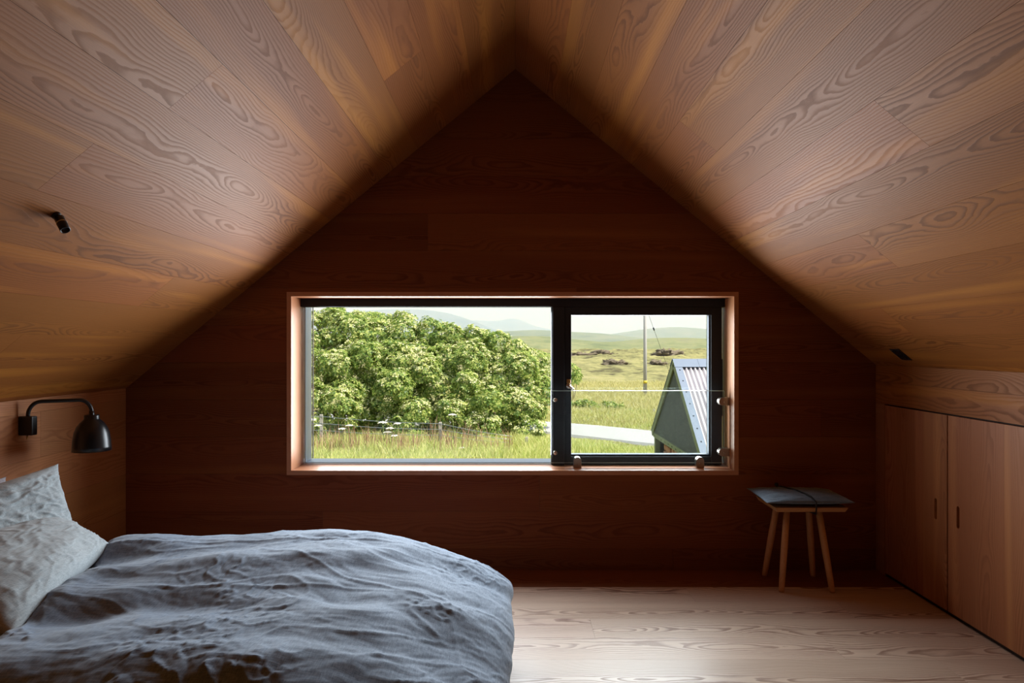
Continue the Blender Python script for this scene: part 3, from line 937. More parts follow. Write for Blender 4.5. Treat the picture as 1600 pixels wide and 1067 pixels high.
for (fx, fy, tx, ty) in ((1.383, 3.547, 1.437, 3.61), (1.645, 3.540, 1.603, 3.61), (1.387, 3.800, 1.437, 3.745), (1.652, 3.787, 1.607, 3.745)):
    d = Vector((tx - fx, ty - fy, 0.4175))
    f0 = Vector((fx, fy, 0.0008))
    tput(tube('leg', [f0, f0 + d * 0.03, f0 + d * 0.5, f0 + d], [0.0125, 0.0145, 0.0175, 0.0165], M_OAK, None, 18))
# cushion: thin, with pointed corners, tied on with a cord
cush = pillow('seat_cushion', [(1.295, 3.515, 0.470), (1.755, 3.515, 0.470), (1.765, 3.84, 0.472), (1.300, 3.84, 0.478)], 0.025,
              'flat slate blue cushion tied on the stool seat', M_CUSH, 2.2, 'cushion', None, n=60, ear=0.03, wr=0.35)
cord = empty('cushion_cord', (1.55, 3.67, 0.44))
tag(cord, 'thin black cord looped around the stool cushion and seat', 'cord')
cput = lambda o: (setattr(o, 'parent', cord), setattr(o, 'matrix_parent_inverse', Matrix.Translation((-1.55, -3.67, -0.44))), o)[2]
loop = [(1.548, 3.512, 0.414), (1.548, 3.508, 0.44), (1.547, 3.506, 0.474), (1.538, 3.545, 0.4955), (1.515, 3.66, 0.5035), (1.475, 3.80, 0.498), (1.46, 3.846, 0.478), (1.465, 3.842, 0.44), (1.48, 3.83, 0.412), (1.52, 3.67, 0.410), (1.548, 3.512, 0.414)]
cput(tube('loop', loop, 0.0042, M_CORD, None, 8))
cput(lathe('knot', [(0, -.012), (.008, -.009), (.012, 0), (.008, .009), (0, .012)], M_CORD, None, 12, (1.464, 3.825, 0.502)))

# ================================================================== OUTSIDE
GZ = -3.0
def fan(name, r0, r1, nr, a0, a1, na, hfun, mat):
    r = np.exp(np.linspace(math.log(r0), math.log(r1), nr)); a = np.radians(np.linspace(a0, a1, na))
    R, Aa = np.meshgrid(r, a, indexing='ij')
    X, Y = R * np.sin(Aa), R * np.cos(Aa)
    Z = hfun(X, Y)
    me = grid_mesh(name, np.stack([X, Y, Z], -1))
    o = link(name, me, mat, None, smooth=True)
    if me.polygons[len(me.polygons) // 2].normal.z < 0: me.flip_normals()
    return o
def ground_h(X, Y):
    R = np.hypot(X, Y)
    up = np.clip((R - 70) / 260, 0, 1)
    h = GZ + 2.3 * up ** 1.3
    rough = np.clip((R - 75) / 80, 0, 1)
    h = h + rough * (1.5 * fbm(X / 42, Y / 55, 4) + 1.0 * np.abs(fbm(X / 13 + 9, Y / 17, 4)) + 0.55 * np.abs(fbm(X / 3.6 + 2, Y / 5.5, 3)) * np.clip(fbm(X / 22 + 7, Y / 30, 2) * 2 + 0.6, 0.1, 1))
    h = h - np.clip((R - 300) / 90, 0, 1) * 7
    return h + 0.05 * fbm(X / 2.5, Y / 2.5, 2) * np.clip((60 - R) / 20, 0, 1)
M_MOOR = land('moor_grass', [(0.0, srgb(62, 56, 46)), (0.25, srgb(98, 92, 64)), (0.45, srgb(134, 130, 86)), (0.75, srgb(158, 150, 100)), (1.0, srgb(146, 136, 112))], 0.09, 0.55, 0.7, 0.7)
ground = fan('ground', 3.0, 1500, 430, -48, 48, 560, ground_h, M_MOOR)
tag(ground, 'rough yellow green moorland stretching to the hills', kind='structure')
gap = box('yard', -9, 9, -14, 4.6, GZ - 0.3, GZ - 0.02, M_MOOR)
tag(gap, 'ground under the house', kind='structure')

# distant hills, each a long rounded massif
def massif(name, Y0, depth, ridge, mat, label, seed, rough=0.1, span=None):
    xs_px = [p[0] for p in ridge]
    x0, x1 = min(xs_px), max(xs_px)
    nx, ny = 260, 60
    pxs = np.linspace(x0, x1, nx)
    top = np.interp(pxs, xs_px, [p[1] for p in ridge])
    k_ = 9; ker = np.hanning(k_ + 2)[1:-1]; ker /= ker.sum()
    top = np.convolve(np.pad(top, k_ // 2, mode='edge'), ker, 'valid')
    Xw = (pxs - 805) / F * Y0
    Zt = EYE - (top - 540) / F * Y0 + 6
    v = np.linspace(-1, 1, ny)
    Xg, Vg = np.meshgrid(Xw, v, indexing='ij')
    fall = np.cos(Vg * math.pi / 2) ** 0.9
    Yg_ = Y0 + Vg * depth
    sc = depth * 0.35
    nz = fbm(Xg / sc + seed, Yg_ / sc, 4)
    Zg_ = -6 + (Zt[:, None]) * fall * (1 + rough * nz * (1 - fall * 0.6)) - (1 - fall) * 2
    me = grid_mesh(name, np.stack([Xg, Yg_, Zg_], -1))
    o = link(name, me, mat, None, smooth=True)
    if me.polygons[len(me.polygons) // 2].normal.z < 0: me.flip_normals()
    tag(o, label, kind='structure')
    return o
M_HILL1 = land('hill_pasture', [(0.0, srgb(84, 94, 66)), (0.35, srgb(118, 126, 84)), (0.7, srgb(142, 144, 100)), (1.0, srgb(120, 116, 96))], 0.008, 0.06, 0.5)
M_HILL2 = land('hill_far', [(0.0, srgb(92, 100, 76)), (0.5, srgb(128, 132, 96)), (1.0, srgb(146, 142, 112))], 0.002, 0.012, 0.5)
M_MTN = land('mountain_slope', [(0.0, srgb(84, 90, 84)), (0.5, srgb(110, 112, 98)), (1.0, srgb(130, 126, 116))], 0.0008, 0.005, 0.5)
massif('hill', 950, 330, [(-800, 536), (300, 532), (700, 527), (790, 526), (850, 524), (905, 532), (950, 536), (985, 531), (1020, 527), (1060, 528), (1110, 531), (1180, 534), (1500, 528), (2400, 535)], M_HILL1, 'low green rolling hill in the middle distance', 1.0)
massif('hill', 2600, 800, [(-900, 530), (500, 522), (760, 520), (800, 517), (840, 515), (870, 518), (895, 521), (930, 520), (960, 524), (1000, 532), (1300, 534), (2300, 525)], M_HILL2, 'grey green hill behind the rolling moor, left of the pole', 4.0)
massif('hill', 4300, 1300, [(-900, 532), (600, 535), (900, 530), (950, 523), (985, 517), (1015, 512), (1040, 510.5), (1065, 513), (1095, 516), (1130, 515), (1300, 508), (1700, 520), (2300, 515)], M_HILL2, 'broad blue grey hill rising behind the pole and shed', 7.0)
massif('mountain', 7600, 2200, [(-900, 520), (200, 512), (420, 495), (560, 487), (610, 483), (650, 482), (690, 487), (720, 495), (745, 505), (775, 515), (800, 524), (1000, 533), (1600, 530)], M_MTN, 'hazy blue mountain sloping down above the bushes', 11.0)
massif('mountain', 11500, 2800, [(300, 525), (600, 520), (700, 505), (745, 501), (775, 503), (800, 497), (815, 500), (835, 510), (880, 520), (960, 528), (1200, 530)], M_MTN, 'faint pointed mountain farthest off, left of the mullion', 15.0)

# thin summer haze over the far country
hz_o = box('haze', -15000, 15000, 340, 16000, -60, 1400, None)
t = NT('summer_haze')
vsn = t.n('ShaderNodeVolumeScatter', i_Color=(0.50, 0.74, 1.0, 1), i_Density=2.2e-4, i_Anisotropy=0.0)
t.l(vsn.outputs[0], t.out.inputs['Volume'])
hz_o.data.materials.append(t.m)
tag(hz_o, 'thin pale blue haze over the distant hills and mountains', 'haze', kind='stuff')

# rock outcrops on the moor
M_ROCK = plain('dark_moor_rock', srgb(116, 104, 86), 0.95, noise=0.35, nscale=0.9, bump=0.6)
for px, py, Y, w_, h_, lab in ((938, 566, 190, 5.0, 1.1, 'dark peaty rock outcrop left of the pole on the moor'), (905, 567, 185, 7.0, 0.9, 'low grey rock outcrop beside the mullion on the moor'), (960, 588, 128, 4.2, 0.8, 'dark rock outcrop just left of the pole foot'),
                             (1042, 577, 150, 6.0, 1.2, 'broad dark outcrop behind the shed ridge'), (1025, 583, 132, 3.6, 0.8, 'small outcrop between the pole and the shed gable'), (925, 547, 270, 7, 0.9, 'far dark rock on the skyline of the moor')):
    c = at(px, py, Y); gz = float(ground_h(np.array([c.x]), np.array([c.y]))[0])
    u = np.linspace(0, 2 * math.pi, 33); v = np.linspace(-0.35, math.pi / 2, 12)
    U_, V2 = np.meshgrid(u, v, indexing='ij'); U_[-1] = U_[0]
    cx_, cy_ = np.cos(U_) * np.cos(V2), np.sin(U_) * np.cos(V2)
    k_ = 1 + 0.7 * fbm(cx_ * 2.3 + px, cy_ * 2.3 + V2 * 1.9, 5, 0.6)
    rk = grid_mesh('rock_outcrop', np.stack([cx_ * k_ * w_ / 2, cy_ * k_ * w_ / 2.4, np.sin(V2) * k_ * h_], -1))
    bm = bmesh.new(); bm.from_mesh(rk); bmesh.ops.remove_doubles(bm, verts=list(bm.verts), dist=1e-4); bmesh.ops.recalc_face_normals(bm, faces=list(bm.faces)); bm.to_mesh(rk); bm.free()
    o = link('rock_outcrop', rk, M_ROCK); o.location = (c.x, c.y, gz - 0.12)
    tag(o, lab, 'rock', 'rock outcrops on the moor')

# road
rp = [(-26, 47), (-12, 41.5), (-5, 38.6), (-1.5, 37.0), (1.3, 35.7), (2.95, 34.5), (4.7, 32.9), (6.35, 31.3), (10, 28.3), (22, 20)]
V, Fc = [], []
for i, (x, y) in enumerate(rp):
    p0, p1 = Vector(rp[max(i - 1, 0)]), Vector(rp[min(i + 1, len(rp) - 1)])
    d = (p1 - p0).normalized(); nn = Vector((-d.y, d.x))
    for w_ in (-2.0, -1.9, 1.9, 2.0):
        V.append((x + nn.x * w_, y + nn.y * w_, GZ + (0.10 if abs(w_) < 1.95 else -0.05)))
for i in range(len(rp) - 1):
    for j in range(3):
        a = i * 4 + j
        Fc.append((a, a + 4, a + 5, a + 1))
me = mesh('road', V, Fc)
road = link('road', me, plain('pale_asphalt', srgb(176, 173, 170), 0.9, noise=0.12, nscale=1.5))
if me.polygons[1].normal.z < 0: me.flip_normals()
tag(road, 'pale narrow road curving behind the bushes towards the shed', kind='structure')
def road_dist(X, Y):
    d = np.full(np.shape(X), 1e9)
    for (x0, y0), (x1, y1) in zip(rp[:-1], rp[1:]):
        tt = np.clip(((X - x0) * (x1 - x0) + (Y - y0) * (y1 - y0)) / ((x1 - x0) ** 2 + (y1 - y0) ** 2), 0, 1)
        d = np.minimum(d, np.hypot(X - x0 - tt * (x1 - x0), Y - y0 - tt * (y1 - y0)))
    return d

# grass blades
def blades(name, n, xr, yr, h0, h1, w, mat, label, keep, lean=0.35):
    Y = rng.uniform(yr[0], yr[1], n); X = rng.uniform(xr[0], xr[1], n) * (Y / yr[1])
    k = keep(X, Y); X, Y = X[k], Y[k]; n = len(X)
    clump = 0.75 + 0.5 * (fbm(X / 1.3, Y / 1.3, 2) + 0.4)
    h = rng.uniform(h0, h1, n) * np.clip(clump, 0.5, 1.5) * np.clip((road_dist(X, Y) - 1.6) / 4.0, 0.22, 1)
    an = rng.uniform(0, 2 * math.pi, n); la = rng.normal(0, lean, n); lb = rng.normal(0.06, lean, n)
    dx, dy = np.cos(an) * w / 2, np.sin(an) * w / 2
    z0 = ground_h(X, Y) - 0.02
    b0 = np.stack([X - dx, Y - dy, z0], -1); b1 = np.stack([X + dx, Y + dy, z0], -1)
    mx, my = X + la * h * 0.35, Y + lb * h * 0.35
    m0 = np.stack([mx - dx * .8, my - dy * .8, z0 + h * 0.6], -1); m1 = np.stack([mx + dx * .8, my + dy * .8, z0 + h * 0.6], -1)
    tp = np.stack([X + la * h, Y + lb * h, z0 + h * 0.97], -1)
    V_ = np.stack([b0, b1, m1, m0, tp], 1).reshape(-1, 3)
    i = np.arange(n)[:, None] * 5
    T_ = np.concatenate([i + [0, 1, 2], i + [0, 2, 3], i + [3, 2, 4]])
    me = fast_mesh(name, V_, T_)
    o = link(name, me, mat, None)
    tag(o, label, 'grass', kind='stuff')
    return o
M_GRASS = leafy('meadow_grass_blade', srgb(160, 180, 84), srgb(206, 210, 120), srgb(236, 226, 164), 0.35)
M_DRY = leafy('dry_grass_blade', srgb(178, 176, 100), srgb(212, 202, 132), srgb(230, 218, 164), 0.3)
M_SEED = leafy('seed_stalk', srgb(150, 112, 86), srgb(178, 138, 108), srgb(200, 170, 130), 0.25)
off_road = lambda X, Y: road_dist(X, Y) > 2.15
near_side = lambda X, Y: off_road(X, Y)
blades('meadow_grass', 120000, (-14, 15), (19, 42), 0.22, 0.55, 0.022, M_GRASS, 'lush yellow green meadow grass this side of the road', near_side)
blades('verge_grass', 90000, (-8, 24), (36, 76), 0.25, 0.6, 0.035, M_DRY, 'pale dry grass on the far side of the road', lambda X, Y: off_road(X, Y) & (Y > 37 - X * .5))
blades('seed_grass', 1500, (-9.6, 0.0), (26.5, 29.0), 0.7, 1.15, 0.024, M_SEED, 'tall brown grass stalks gone to seed along the wire fence', lambda X, Y: (fbm(X / 1.3, Y * 2, 2) > 0.1), lean=0.2)

# ------------------------------------------------------------------ elder bushes
M_LEAF = leafy('elder_leaf', srgb(84, 118, 58), srgb(156, 180, 88), srgb(220, 222, 132), 0.46, 0.45)
M_BLOOM = leafy('elder_blossom', srgb(214, 212, 140), srgb(232, 226, 166), srgb(240, 236, 196), 0.3, 0.8)
M_BARK = plain('grey_brown_bark', srgb(112, 94, 74), 0.9, noise=0.3, nscale=6)
sil = [(440, 500), (483, 484), (520, 477), (560, 480), (578, 490), (600, 487), (622, 481), (640, 492), (658, 489), (668, 498), (690, 505), (708, 502), (732, 504), (748, 512), (772, 514), (790, 526), (812, 535), (832, 545), (850, 549), (868, 556), (885, 566), (905, 585)]
bot = [(440, 684), (640, 684), (700, 690), (770, 696), (822, 692), (838, 655), (850, 600), (905, 606)]
lobes = {0: [], 1: [], 2: []}
x = 446
r_ = random.Random(4)
while x < 900:
    ytop = np.interp(x, [p[0] for p in sil], [p[1] for p in sil]); yb = np.interp(x, [p[0] for p in bot], [p[1] for p in bot])
    y = ytop + 22
    first = True
    while y < yb - 4:
        rad = r_.uniform(17, 30) if not first else r_.uniform(14, 21)
        f = (y - ytop) / max(yb - ytop, 1)
        Y = 35.6 - 3.6 * math.sin(min(f * 1.25, 1) * math.pi / 2) + r_.uniform(-1.0, 1.0)
        if x > 835: Y += 1.5
        k = 0 if x < 612 else (1 if x < 742 else 2)
        lobes[k].append((at(x + r_.uniform(-9, 9), y if first else y + r_.uniform(-7, 7), Y), rad / F * Y))
        y += rad * 1.22; first = False
    x += 22
def sprays(lob, per_m2, seed):
    g = np.random.default_rng(seed)
    C, Nn = [], []
    cs = np.array([tuple(c) for c, r in lob]); rs = np.array([r for c, r in lob])
    for c, r in lob:
        n = int(per_m2 * 4 * math.pi * r * r)
        d = g.normal(size=(n, 3)); d /= np.linalg.norm(d, axis=1)[:, None]
        d = d[(d[:, 1] < 0.45) & (d[:, 2] > -0.45)]
        bump = 1 + 0.16 * np.sin(d[:, 0] * 5 + c.x * 3) * np.cos(d[:, 2] * 6 + c.z * 2) + 0.08 * g.normal(size=len(d))
        p = np.array(c) + d * (r * bump * np.where(g.random(len(d)) < 0.25, 0.8, 1.0))[:, None]
        # drop those deep inside other lobes
        inside = np.zeros(len(p), bool)
        for c2, r2 in zip(cs, rs):
            inside |= np.linalg.norm(p - c2, axis=1) < r2 * 0.72
        p, d = p[~inside], d[~inside]
        C.append(p); Nn.append(d)
    return np.concatenate(C), np.concatenate(Nn), g
def foliage_mesh(C, Nn, g):
    n = len(C); k = 7
    # spray axis: outward, turned up a little
    ax = Nn + np.array([0, 0, 0.35]) + 0.35 * g.normal(size=Nn.shape); ax /= np.linalg.norm(ax, axis=1)[:, None]
    t1 = np.cross(ax, g.normal(size=ax.shape)); t1 /= np.linalg.norm(t1, axis=1)[:, None]; t2 = np.cross(ax, t1)
    vs, fs = [], []
    sz = g.uniform(0.13, 0.22, n)
    for j in range(k):
        an = 2 * math.pi * j / k + g.uniform(-.3, .3, n)
        dr = (t1 * np.cos(an)[:, None] + t2 * np.sin(an)[:, None])
        out = dr * 0.9 + ax * g.uniform(-0.15, 0.5, n)[:, None]
        out /= np.linalg.norm(out, axis=1)[:, None]
        sd = np.cross(out, ax); sd /= np.linalg.norm(sd, axis=1)[:, None]
        L_ = (sz * g.uniform(0.8, 1.2, n))[:, None]; W_ = L_ * 0.21
        b = C + out * L_ * 0.12
        mid = C + out * L_ * 0.55 + ax * L_ * 0.08
        tip = C + out * L_ - ax * L_ * 0.15
        vs.append(np.stack([b, mid + sd * W_, tip, mid - sd * W_], 1))
    V_ = np.stack(vs, 1).reshape(-1, 3)
    i = np.arange(n * k)[:, None] * 4
    return V_, i + [0, 1, 2, 3]
def bloom_mesh(C, Nn, g):
    sel = (Nn[:, 2] > 0.15) & (Nn[:, 1] < 0.3)
    C, Nn = C[sel], Nn[sel]
    patch = fbm(C[:, 0] * 0.9, C[:, 2] * 0.9 + C[:, 1] * .5, 2)
    sel = (g.random(len(C)) < np.clip(0.46 + 0.9 * patch, 0.04, 0.9))
    C, Nn = C[sel], Nn[sel]
    n = len(C)
    ax = Nn + np.array([0, -0.2, 0.9]); ax /= np.linalg.norm(ax, axis=1)[:, None]
    t1 = np.cross(ax, np.array([1.0, 0.3, 0.0])); t1 /= np.linalg.norm(t1, axis=1)[:, None]; t2 = np.cross(ax, t1)
    vs = []
    m = 9
    R0 = g.uniform(0.07, 0.14, n)
    for j in range(m):                 # an umbel is a domed cluster of small florets
        rr = R0 * (0.25 if j == 0 else (0.55 if j < 4 else 0.95)); an = j * 2.399 + g.uniform(0, 1, n)
        c = C + ax * (0.07 - 0.03 * (rr / R0))[:, None] + (t1 * (np.cos(an) * rr)[:, None] + t2 * (np.sin(an) * rr)[:, None])
        s_ = (R0 * g.uniform(0.28, 0.42, n))[:, None]
        q1 = t1 + 0.5 * g.normal(size=t1.shape); q1 /= np.linalg.norm(q1, axis=1)[:, None]
        q2 = np.cross(ax, q1)
        vs.append(np.stack([c + q1 * s_, c + q2 * s_, c - q1 * s_, c - q2 * s_], 1))
    V_ = np.stack(vs, 1).reshape(-1, 3)
    i = np.arange(n * m)[:, None] * 4
    return V_, i + [0, 1, 2, 3]
bush_label = ['tall elder bush in flower at the left end, behind the fence', 'flowering elder bush in the middle of the thicket, behind the near fence post', 'elder bush at the right end by the road, bare branches showing']
bush_base = [at(545, 690, 33.5), at(680, 690, 33.2), at(800, 688, 33.4)]
for k in range(3):
    bb = bush_base[k]; bb.z = GZ
    root = empty('elder_bush', bb)
    tag(root, bush_label[k], 'bush', 'flowering elder bushes outside')
    inv = Matrix.Translation(-bb)
    C, Nn, g = sprays(lobes[k], 62, 100 + k)
    o = link('foliage', fast_mesh('foliage', *foliage_mesh(C, Nn, g)), M_LEAF); o['kind'] = 'stuff'
    o.parent = root; o.matrix_parent_inverse = inv
    o = link('blossom', fast_mesh('blossom', *bloom_mesh(C, Nn, g)), M_BLOOM); o['kind'] = 'stuff'; o['label'] = 'cream flower heads'
    o.parent = root; o.matrix_parent_inverse = inv
    # limbs from the base up to the lobes
    rr = random.Random(20 + k)
    pick = rr.sample(lobes[k], min(9, len(lobes[k])))
    if k == 2: pick += [q for q in lobes[k] if q[0].x > at(836, 0, 35).x]
    for c, r in pick:
        b0 = bb + Vector((rr.uniform(-.4, .4), rr.uniform(-.3, .3), -0.05))
        mid = b0.lerp(c, 0.5) + Vector((rr.uniform(-.3, .3), rr.uniform(-.2, .2), rr.uniform(-.3, .1)))
        o = tube('branch', [b0, b0.lerp(mid, .5) + Vector((0, 0, .1)), mid, mid.lerp(c, .5) + Vector((rr.uniform(-.15, .15), 0, rr.uniform(-.1, .15))), c], [0.09, 0.075, 0.06, 0.04, 0.02], M_BARK, None, 7)
        o.parent = root; o.matrix_parent_inverse = inv
    if k == 2:      # twisted bare branches in the gap by the mullion
        for pts in ([(826, 634), (832, 626), (838, 620), (848, 618), (858, 615)], [(826, 636), (836, 633), (846, 636), (856, 632), (866, 634)], [(832, 628), (836, 616), (840, 604), (846, 594)],
                    [(822, 650), (826, 636), (830, 620), (828, 606)], [(838, 620), (834, 610), (826, 604), (818, 600)]):
            o = tube('branch', [at(px, py, 34.3 + 0.15 * i) for i, (px, py) in enumerate(pts)], [0.06 - 0.009 * i for i in range(len(pts))], M_BARK, None, 7)
            o.parent = root; o.matrix_parent_inverse = inv

# low bushes of weeds on the far verge
for (px, py, Y, r, lab) in ((905, 634, 45, 0.75, 'small dark weed bush beside the mullion, beyond the road'), (950, 640, 44, 0.9, 'broad leafy weed bush beyond the road, left of the pole'), (990, 650, 42, 0.6, 'low leafy weed clump beyond the road, under the pole'),
                            (921, 585, 62, 0.01, None), (894, 590, 50, 0.5, 'young green sapling beside the mullion above the guard edge')):
    if not lab: continue
    c = at(px, py, Y); base = Vector((c.x, c.y, float(ground_h(np.array([c.x]), np.array([c.y]))[0])))
    root = empty('weed_bush', base); tag(root, lab, 'bush', 'weeds beyond the road')
    lob = [(c + Vector((random.uniform(-r, r) * 1.1, random.uniform(-.6, .6), random.uniform(-.75, .45) * r * .7)), r * random.uniform(.2, .42)) for _ in range(13)]
    C, Nn, g = sprays(lob, 60, int(px))
    o = link('foliage', fast_mesh('foliage', *foliage_mesh(C, Nn, g)), M_LEAF); o['kind'] = 'stuff'
    o.parent = root; o.matrix_parent_inverse = Matrix.Translation(-base)
    for c2, r2 in lob[:3]:
        o = tube('stem', [base - Vector((0, 0, .05)), base.lerp(c2, .5) + Vector((.05, 0, 0)), c2], [0.03, 0.025, 0.012], M_BARK, None, 6)
        o.parent = root; o.matrix_parent_inverse = Matrix.Translation(-base)

# ------------------------------------------------------------------ wire fence
M_POST = plain('weathered_post', srgb(176, 170, 156), 0.9, noise=0.2, nscale=9)
M_WIRE = plain('galvanised_wire', srgb(170, 176, 180), 0.4, 0.8)
fence = empty('wire_fence', (at(688, 697, 28.6).x, 28.6, GZ))
tag(fence, 'low wire fence with weathered wooden posts in front of the bushes', 'fence')
fp = [(-13.4, 29.6), (at(502, 0, 29.2).x, 29.2), (at(688, 0, 28.6).x, 28.6), (at(823, 0, 28.1).x, 28.1)]
finv = Matrix.Translation(-fence.location)
heights = [1.35, 1.34, 1.08, 0.52]
for (x, y), h in zip(fp, heights):
    o = box('post', x - 0.065, x + 0.065, y - 0.05, y + 0.05, GZ - 0.1, GZ + h, M_POST, None, 0.012)
    o.parent = fence; o.matrix_parent_inverse = finv
for f0, f1 in ((0.94, 0.95), (0.72, 0.70), (0.5, 0.5)):
    pts = []
    for i in range(len(fp) - 1):
        for t_ in np.linspace(0, 1, 7)[:-1]:
            hh = heights[i] * (1 - t_) + heights[i + 1] * t_
            pts.append((fp[i][0] * (1 - t_) + fp[i + 1][0] * t_, fp[i][1] * (1 - t_) + fp[i + 1][1] * t_ - 0.055, GZ + hh * f0 - 0.06 * math.sin(math.pi * t_)))
    o = tube('wire', pts, 0.011, M_WIRE, None, 6)
    o.parent = fence; o.matrix_parent_inverse = finv

# white umbels in the long grass
M_UMBEL = leafy('white_umbel', srgb(238, 232, 220), srgb(246, 242, 232), srgb(250, 248, 240), 0.2, 0.8)
M_STEM = plain('green_stem', srgb(120, 140, 70), 0.8)
um = [(488, 655, 'at the left window edge'), (497, 664, 'beside the left fence post'), (546, 664, 'left of the pale umbel cluster'), (598, 659, 'highest on the left of the white cluster'), (621, 661, 'highest on the right of the white cluster'),
      (610, 668, 'largest in the middle of the white cluster'), (606, 674, 'lowest and widest in the white cluster'), (617, 680, 'small, below the white cluster'), (535, 669, 'low, in the brown grass'), (707, 647, 'tall, standing right of the near fence post'), (722, 699, 'low, right of the near post foot')]
for px, py, where in um:
    Y = 27.2 if px != 707 else 28.3
    c = at(px, py, Y); base = Vector((c.x + 0.05, c.y, GZ))
    root = empty('cow_parsley', base); tag(root, 'white flower umbel on a stalk, ' + where, 'flower', 'white umbels in the long grass')
    inv = Matrix.Translation(-base)
    o = tube('stem', [base - Vector((0, 0, .03)), base.lerp(c, .6) + Vector((.02, 0, 0)), c - Vector((0, 0, .05))], [0.014, 0.011, 0.008], M_STEM, None, 6); o.parent = root; o.matrix_parent_inverse = inv
    n = 26; ii = np.arange(n); rr = 0.15 * np.sqrt((ii + .5) / n) * random.uniform(.8, 1.25); an = ii * 2.399
    V_, F_ = [], []
    for r1, a1 in zip(rr, an):
        q = c + Vector((r1 * math.cos(a1), r1 * math.sin(a1) * 0.8, -r1 * r1 * 1.6 + random.uniform(-.01, .01)))
        b0 = len(V_); s_ = 0.032
        V_ += [q + Vector((s_, 0, 0)), q + Vector((0, s_, 0.0)), q + Vector((-s_, 0, 0)), q + Vector((0, -s_, 0)), q + Vector((0, 0, s_ * .7)), q - Vector((0, 0, s_ * .7))]
        F_ += [(b0, b0 + 1, b0 + 4), (b0 + 1, b0 + 2, b0 + 4), (b0 + 2, b0 + 3, b0 + 4), (b0 + 3, b0, b0 + 4), (b0 + 1, b0, b0 + 5), (b0 + 2, b0 + 1, b0 + 5), (b0 + 3, b0 + 2, b0 + 5), (b0, b0 + 3, b0 + 5)]
    o = link('flower_head', mesh('flower_head', V_, F_), M_UMBEL); o.parent = root; o.matrix_parent_inverse = inv

# ------------------------------------------------------------------ pole and stay wire
PY = 56.0
pb = at(1008, 622, PY); pb.z = float(ground_h(np.array([pb.x]), np.array([PY]))[0])
pole = empty('utility_pole', pb)
tag(pole, 'tall grey wooden utility pole standing on the moor', 'pole')
pinv = Matrix.Translation(-pb)
def pput(o): o.parent = pole; o.matrix_parent_inverse = pinv; return o
pput(tube('pole', [pb - Vector((0, 0, .3)), pb + Vector((0, 0, 4)), pb + Vector((0, 0, 9))], [0.155, 0.14, 0.115], plain('silvery_pole_wood', srgb(176, 172, 166), 0.85, noise=0.12, nscale=3), None, 14))
pput(tube('yellow_plate', [pb + Vector((0, 0, 1.18)), pb + Vector((0, 0, 1.42))], 0.160, plain('yellow_tag', srgb(214, 190, 60), 0.6), None, 14))
s0 = pb + Vector((0.08, 0, 7.4)); s1 = at(1059, 625, 58.5); s1.z = GZ
pput(tube('stay_wire', [s0, s1], 0.012, M_CORD, None, 6))
ins = s0.lerp(s1, 0.235)
dq = (s1 - s0).normalized().to_track_quat('Z', 'Y').to_matrix().to_4x4()
pput(lathe('stay_insulator', [(0, -.13), (.05, -.12), (.07, -.05), (.045, 0), (.07, .05), (.05, .12), (0, .13)], M_CORD, None, 10, ins, dq))
pput(box('crossarm', pb.x - 0.9, pb.x + 0.9, PY - 0.2, PY - 0.1, pb.z + 8.4, pb.z + 8.55, M_POST, None, 0.01))
mp_ = at(1022, 650, 41); mp_.z = GZ
o = box('marker_post', mp_.x - 0.06, mp_.x + 0.06, 40.94, 41.06, GZ - 0.1, at(1022, 639, 41).z, M_POST, None, 0.015)
tag(o, 'short grey marker post in the verge left of the shed', 'post')

# ------------------------------------------------------------------ shed
SHY, HWD = 16.7, 2.5             # ridge distance, half width
SGX = 250 / F * SHY              # plane of the gable
RIDZ = EYE - 27 / F * SHY
EVZ = -1.03
EVZ = EYE - 2.36
SLEN = 7.0
shed = empty('shed', (SGX, SHY, GZ))
tag(shed, 'dark gabled shed with a corrugated metal roof, right of the pole', 'shed')
sinv = Matrix.Translation((-SGX, -SHY, -GZ))
def hput(o): o.parent = shed; o.matrix_parent_inverse = sinv; return o
M_CLAD = plain('dark_green_grey_cladding', srgb(76, 80, 70), 0.85, noise=0.15, nscale=3)
M_TRIMG = plain('lichen_green_trim', srgb(128, 134, 92), 0.8, noise=0.2, nscale=5)
M_FLASH = plain('blue_grey_flashing', srgb(124, 134, 150), 0.5, 0.3, noise=0.06)
M_SHEET = plain('galvanised_sheet', srgb(205, 198, 200), 0.5, 0.25, noise=0.05)
M_BLK = plain('shed_interior', srgb(40, 38, 36), 0.9)
M_LOG = plain('split_log', srgb(176, 122, 82), 0.85, noise=0.3, nscale=12)
rise = RIDZ - EVZ
# gable panel (thin box in the plane X = SGX) with panel joints
tri = [(SHY - HWD + 0.05, EVZ - 0.08), (SHY + HWD - 0.05, EVZ - 0.08), (SHY + HWD - 0.05, EVZ), (SHY, RIDZ - 0.06), (SHY - HWD + 0.05, EVZ)]
for a_, b_ in ((SHY - HWD, SHY - 0.006), (SHY + 0.006, SHY + HWD)):
    p = clip(clip(tri, -1, 0, -a_), 1, 0, b_)
    me = prism_mesh('gable_panel', p, 0, 0.03)
    me.transform(Matrix(((0, 0, 1, SGX), (1, 0, 0, 0), (0, 1, 0, 0), (0, 0, 0, 1))))
    hput(link('gable_panel', me, M_CLAD))
